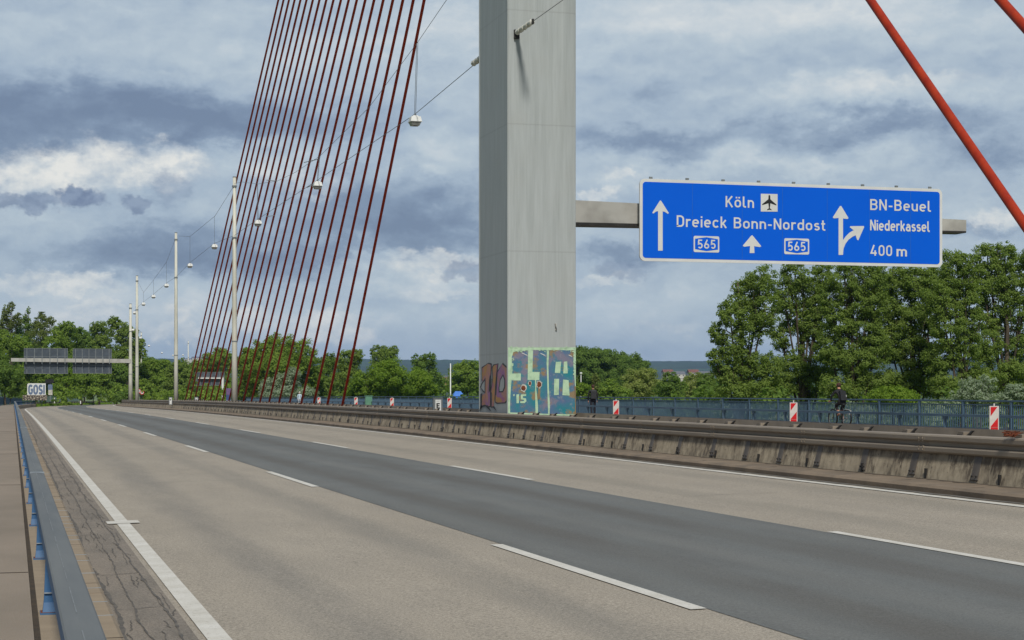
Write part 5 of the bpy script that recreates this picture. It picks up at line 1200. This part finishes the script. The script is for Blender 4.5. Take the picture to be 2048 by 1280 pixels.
def standing(c, H, label, jacket, trous, stride=.12, dirr=1, hair=M_HAIR):
    t0 = thing('person', label, 'person', c); s_ = H / 1.75; st_ = stride * dirr
    J = {'pel': ((0, 0, .95), (.15, .11)), 'wst': ((0, 0, 1.10), (.145, .10)), 'cst': ((0, 0, 1.30), (.17, .115)), 'nk0': ((0, 0, 1.46), (.09, .075)), 'nk': ((0, .01, 1.52), .052), 'hd0': ((0, .02, 1.60), (.070, .082)), 'hd': ((0, .02, 1.68), (.075, .09)), 'top': ((0, .01, 1.735), (.045, .055))}
    E = [('pel', 'wst'), ('wst', 'cst'), ('cst', 'nk0'), ('nk0', 'nk'), ('nk', 'hd0'), ('hd0', 'hd'), ('hd', 'top')]
    for sd, sg in (('l', -1), ('r', 1)):
        y = st_ * sg
        J['sh'+sd] = ((sg*.19, 0, 1.42), .068); J['el'+sd] = ((sg*.25, .02 - y*.4, 1.14), .048); J['wr'+sd] = ((sg*.23, .10 - y*.7, .90), .032)
        J['hp'+sd] = ((sg*.095, 0, .90), .098); J['kn'+sd] = ((sg*.10, y*.6 + .02, .50), .068); J['an'+sd] = ((sg*.10, y, .10), .046); J['to'+sd] = ((sg*.115, y + .17, .045), .038); J['he'+sd] = ((sg*.10, y - .04, .04), .04)
        E += [('cst', 'sh'+sd), ('sh'+sd, 'el'+sd), ('el'+sd, 'wr'+sd), ('pel', 'hp'+sd), ('hp'+sd, 'kn'+sd), ('kn'+sd, 'an'+sd), ('an'+sd, 'to'+sd), ('an'+sd, 'he'+sd)]
        hand(J, E, 'wr'+sd, sd, (0, .25, -1), (0, 1, 0))
    for k in J: p_, r_ = J[k]; J[k] = (tuple(Vector(p_) * s_), tuple(a * s_ for a in r_) if isinstance(r_, tuple) else r_ * s_)
    def pick(c_):
        z = c_.z / s_
        if z > 1.50: return 2
        if z < .87 and abs(c_.x / s_) > .19: return 2
        if z < .92: return 1 if z > .09 else 3
        return 0
    body('body', J, E, t0, [jacket, trous, M_SKIN, M_BLACK], pick)
    mb = MB(); n_ = 10; mb.tube([(0, -.015*s_, 1.60*s_), (0, -.01*s_, 1.66*s_), (0, .0, 1.72*s_), (0, 0, 1.765*s_)], [.070*s_, .098*s_, .090*s_, .03*s_], 12); mb.build('hair', hair, t0, True)
    mb = MB()
    for sg in (-1, 1): mb.cbox((sg*.030*s_, .108*s_, 1.675*s_), (.022*s_, .01, .012*s_), M_WHITE); mb.cbox((sg*.030*s_, .114*s_, 1.675*s_), (.01*s_, .006, .011*s_), M_BLACK); mb.cbox((sg*.083*s_, .02*s_, 1.66*s_), (.02*s_, .03*s_, .055*s_), M_SKIN)
    frus(mb, -.014*s_, .014*s_, .10*s_, .132*s_, 1.635*s_, -.008*s_, .008*s_, .10*s_, .112*s_, 1.675*s_, M_SKIN); mb.cbox((0, .103*s_, 1.612*s_), (.045*s_, .012, .010*s_), M_RUST)
    mb.build('face_features', None, t0); return t0
wk = at(1186, 800, 98.4); wz = .40 + prof(wk.y); p1_ = standing((wk.x, wk.y, wz), 1.78, 'person in dark clothes with a rucksack walking away right of the tower', M_JACK, M_TROU, .10)
p1_.rotation_euler.z = -R(8)
mb = MB(); mb.box(-.15, .15, -.27, -.13, 1.0, 1.42); frus(mb, -.15, .15, -.27, -.13, 1.42, -.10, .10, -.22, -.14, 1.49, M_BLACK)
bpk = mb.build('rucksack', mat('black nylon', (30, 31, 34), .7, (40, 41, 44), 10)); bpk.location = p1_.location; bpk.rotation_euler = p1_.rotation_euler; tag(bpk, 'dark rucksack on the back of the walking person right of the tower', 'rucksack')
wk = at(599, 800, 197); p3_ = standing((wk.x, wk.y, .40 + prof(wk.y)), 1.66, 'person in pale blue clothes and white cap behind the red cables', M_LTOP, M_LPANT, .08, hair=M_WHITE)
p3_.rotation_euler.z = R(170)
# bicycle, riding away and slightly to the left
bc = at(1680, 800, 69.0); bz = .40 + prof(bc.y); ROT = R(4)
bk = thing('bicycle', 'dark bicycle under the rider on the far walkway', 'bicycle', (bc.x, bc.y, bz)); bk.rotation_euler.z = ROT
def ringpts(cy, cz, r_, n=28): return [(0, cy + r_*math.cos(6.2832*k/n), cz + r_*math.sin(6.2832*k/n)) for k in range(n + 1)]
for wy in (.54, -.52):
    whl = bpy.data.objects.new('wheel', None); C.objects.link(whl); whl.parent = bk
    mb = MB(); mb.tube(ringpts(wy, .35, .33), .032, 6, cap=False); mb.build('tyre', M_BLACK, whl, True)
    mb = MB(); mb.tube(ringpts(wy, .35, .305), .010, 5, M_GREY, cap=False)
    for k in range(12): a = 6.2832*k/12; mb.tube([(0, wy, .35), (0, wy + .3*math.cos(a), .35 + .3*math.sin(a))], .003, 4, M_GREY)
    mb.tube([(-.05, wy, .35), (.05, wy, .35)], .02, 8, M_GREY); mb.build('rim', None, whl)
mb = MB()
for a, b_ in [((0, -.1, .29), (0, -.2, .85)), ((0, -.1, .29), (0, .36, .66)), ((0, -.18, .78), (0, .34, .80)), ((0, .33, .92), (0, .54, .35)), ((0, -.18, .78), (0, -.52, .35)), ((0, -.1, .29), (0, -.52, .35))]: mb.tube([a, b_], .017, 8)
mb.build('frame', mat('dark frame paint', (40, 42, 46), .4), bk)
mb = MB(); mb.tube([(0, .34, .92), (0, .36, 1.0)], .015, 6); mb.tube([(-.30, .28, 1.02), (-.12, .37, 1.01), (.12, .37, 1.01), (.30, .28, 1.02)], .013, 8); mb.build('handlebar', M_BLACK, bk)
mb = MB(); frus(mb, -.075, .075, -.33, -.15, .86, -.07, .07, -.32, -.14, .92, M_BLACK); frus(mb, -.03, .03, -.16, .02, .87, -.025, .025, -.16, 0, .915, M_BLACK); mb.build('saddle', None, bk)
mb = MB(); mb.tube([(-.09, -.1, .29), (.09, -.1, .29)], .016, 6); mb.tube([(.09, -.1, .29), (.09, -.02, .14)], .011, 6); mb.tube([(-.09, -.1, .29), (-.09, -.18, .44)], .011, 6); mb.box(.085, .17, -.05, .03, .125, .145); mb.box(-.17, -.085, -.22, -.14, .43, .45); mb.build('pedals', M_BLACK, bk)
mb = MB(); mb.tube([(-.03, -.80, .66), (-.03, -.45, .70)], .008, 5); mb.box(.03, .10, -.60, -.48, .50, .62); mb.cbox((0, -.80, .60), (.05, .03, .09)); mb.build('rear_light', M_WHITE, bk)
cy = thing('person', 'cyclist in black top and shorts with rucksack riding along the far walkway', 'person', (bc.x, bc.y, bz)); cy.rotation_euler.z = ROT
J = {'pel': ((0, -.20, .99), (.155, .12)), 'wst': ((0, -.13, 1.14), (.14, .105)), 'cst': ((0, -.01, 1.33), (.17, .12)), 'nk0': ((0, .06, 1.46), (.085, .075)), 'nk': ((0, .09, 1.52), .052), 'hd0': ((0, .12, 1.59), (.068, .08)), 'hd': ((0, .125, 1.66), (.075, .09)), 'top': ((0, .115, 1.715), (.045, .055))}
E = [('pel', 'wst'), ('wst', 'cst'), ('cst', 'nk0'), ('nk0', 'nk'), ('nk', 'hd0'), ('hd0', 'hd'), ('hd', 'top')]
for sd, sg in (('l', -1), ('r', 1)):
    J['sh'+sd] = ((sg*.18, .04, 1.41), .062); J['el'+sd] = ((sg*.30, .14, 1.20), .044); J['wr'+sd] = ((sg*.27, .23, 1.04), .030)
    hand(J, E, 'wr'+sd, sd, (0, .6, -.2), (1, 0, 0))
    kz, ky, az_, ay_ = ((.68, .12, .22, -.04), (.82, .14, .52, -.16))[0 if sg == 1 else 1]
    if sg == 1: kz, ky, az_, ay_ = .62, .08, .23, -.06
    J['hp'+sd] = ((sg*.09, -.15, .95), .10); J['kn'+sd] = ((sg*.11, ky, kz), .066); J['an'+sd] = ((sg*.12, ay_, az_), .042); J['to'+sd] = ((sg*.13, ay_ + .15, az_ - .06), .036)
    E += [('cst', 'sh'+sd), ('sh'+sd, 'el'+sd), ('el'+sd, 'wr'+sd), ('pel', 'hp'+sd), ('hp'+sd, 'kn'+sd), ('kn'+sd, 'an'+sd), ('an'+sd, 'to'+sd)]
def pickc(c_):
    if c_.z > 1.50: return 1
    if c_.z < 1.07 and c_.y > .22 and c_.z > .9: return 1
    if c_.z < .235: return 3
    if c_.z < .34: return 2
    if c_.z < .66: return 1
    return 0
body('body', J, E, cy, [M_JACK, M_SKIN, M_SOCK, M_BLACK], pickc)
mb = MB(); mb.tube([(0, .09, 1.58), (0, .095, 1.64), (0, .105, 1.70), (0, .11, 1.745)], [.068, .096, .088, .03], 12); mb.build('hair', M_HAIR, cy, True)
mb = MB()
for sg in (-1, 1): mb.cbox((sg*.083, .125, 1.64), (.02, .03, .055), M_SKIN); mb.cbox((sg*.03, .213, 1.655), (.02, .01, .012), M_WHITE)
frus(mb, -.014, .014, .20, .235, 1.615, -.008, .008, .20, .215, 1.655, M_SKIN); mb.cbox((0, .205, 1.59), (.045, .012, .01), M_RUST); mb.build('face_features', None, cy)
mb = MB(); frus(mb, -.14, .14, -.33, -.20, 1.05, -.12, .12, -.22, -.10, 1.42, M_BLACK); mb.box(.10, .115, -.30, -.27, 1.18, 1.26, M_WHITE)
q = mb.build('rucksack', None); q.location = cy.location; q.rotation_euler = cy.rotation_euler; tag(q, 'black rucksack on the back of the cyclist', 'rucksack')

# ------------------------------------------------------------------ haze
mb = MB(); mb.box(-9700, 9700, -9700, 9700, -13, 240)
hz = mb.build('haze'); m = bpy.data.materials.new('haze air'); m.use_nodes = True; t = NT(m.node_tree); t.n.clear()
pv = t.new('ShaderNodeVolumePrincipled'); pv.inputs['Color'].default_value = (.30, .52, .95, 1); pv.inputs['Density'].default_value = 6e-5
t.l.new(pv.outputs[0], t.new('ShaderNodeOutputMaterial').inputs['Volume']); hz.data.materials.append(m); tag(hz, kind='stuff')
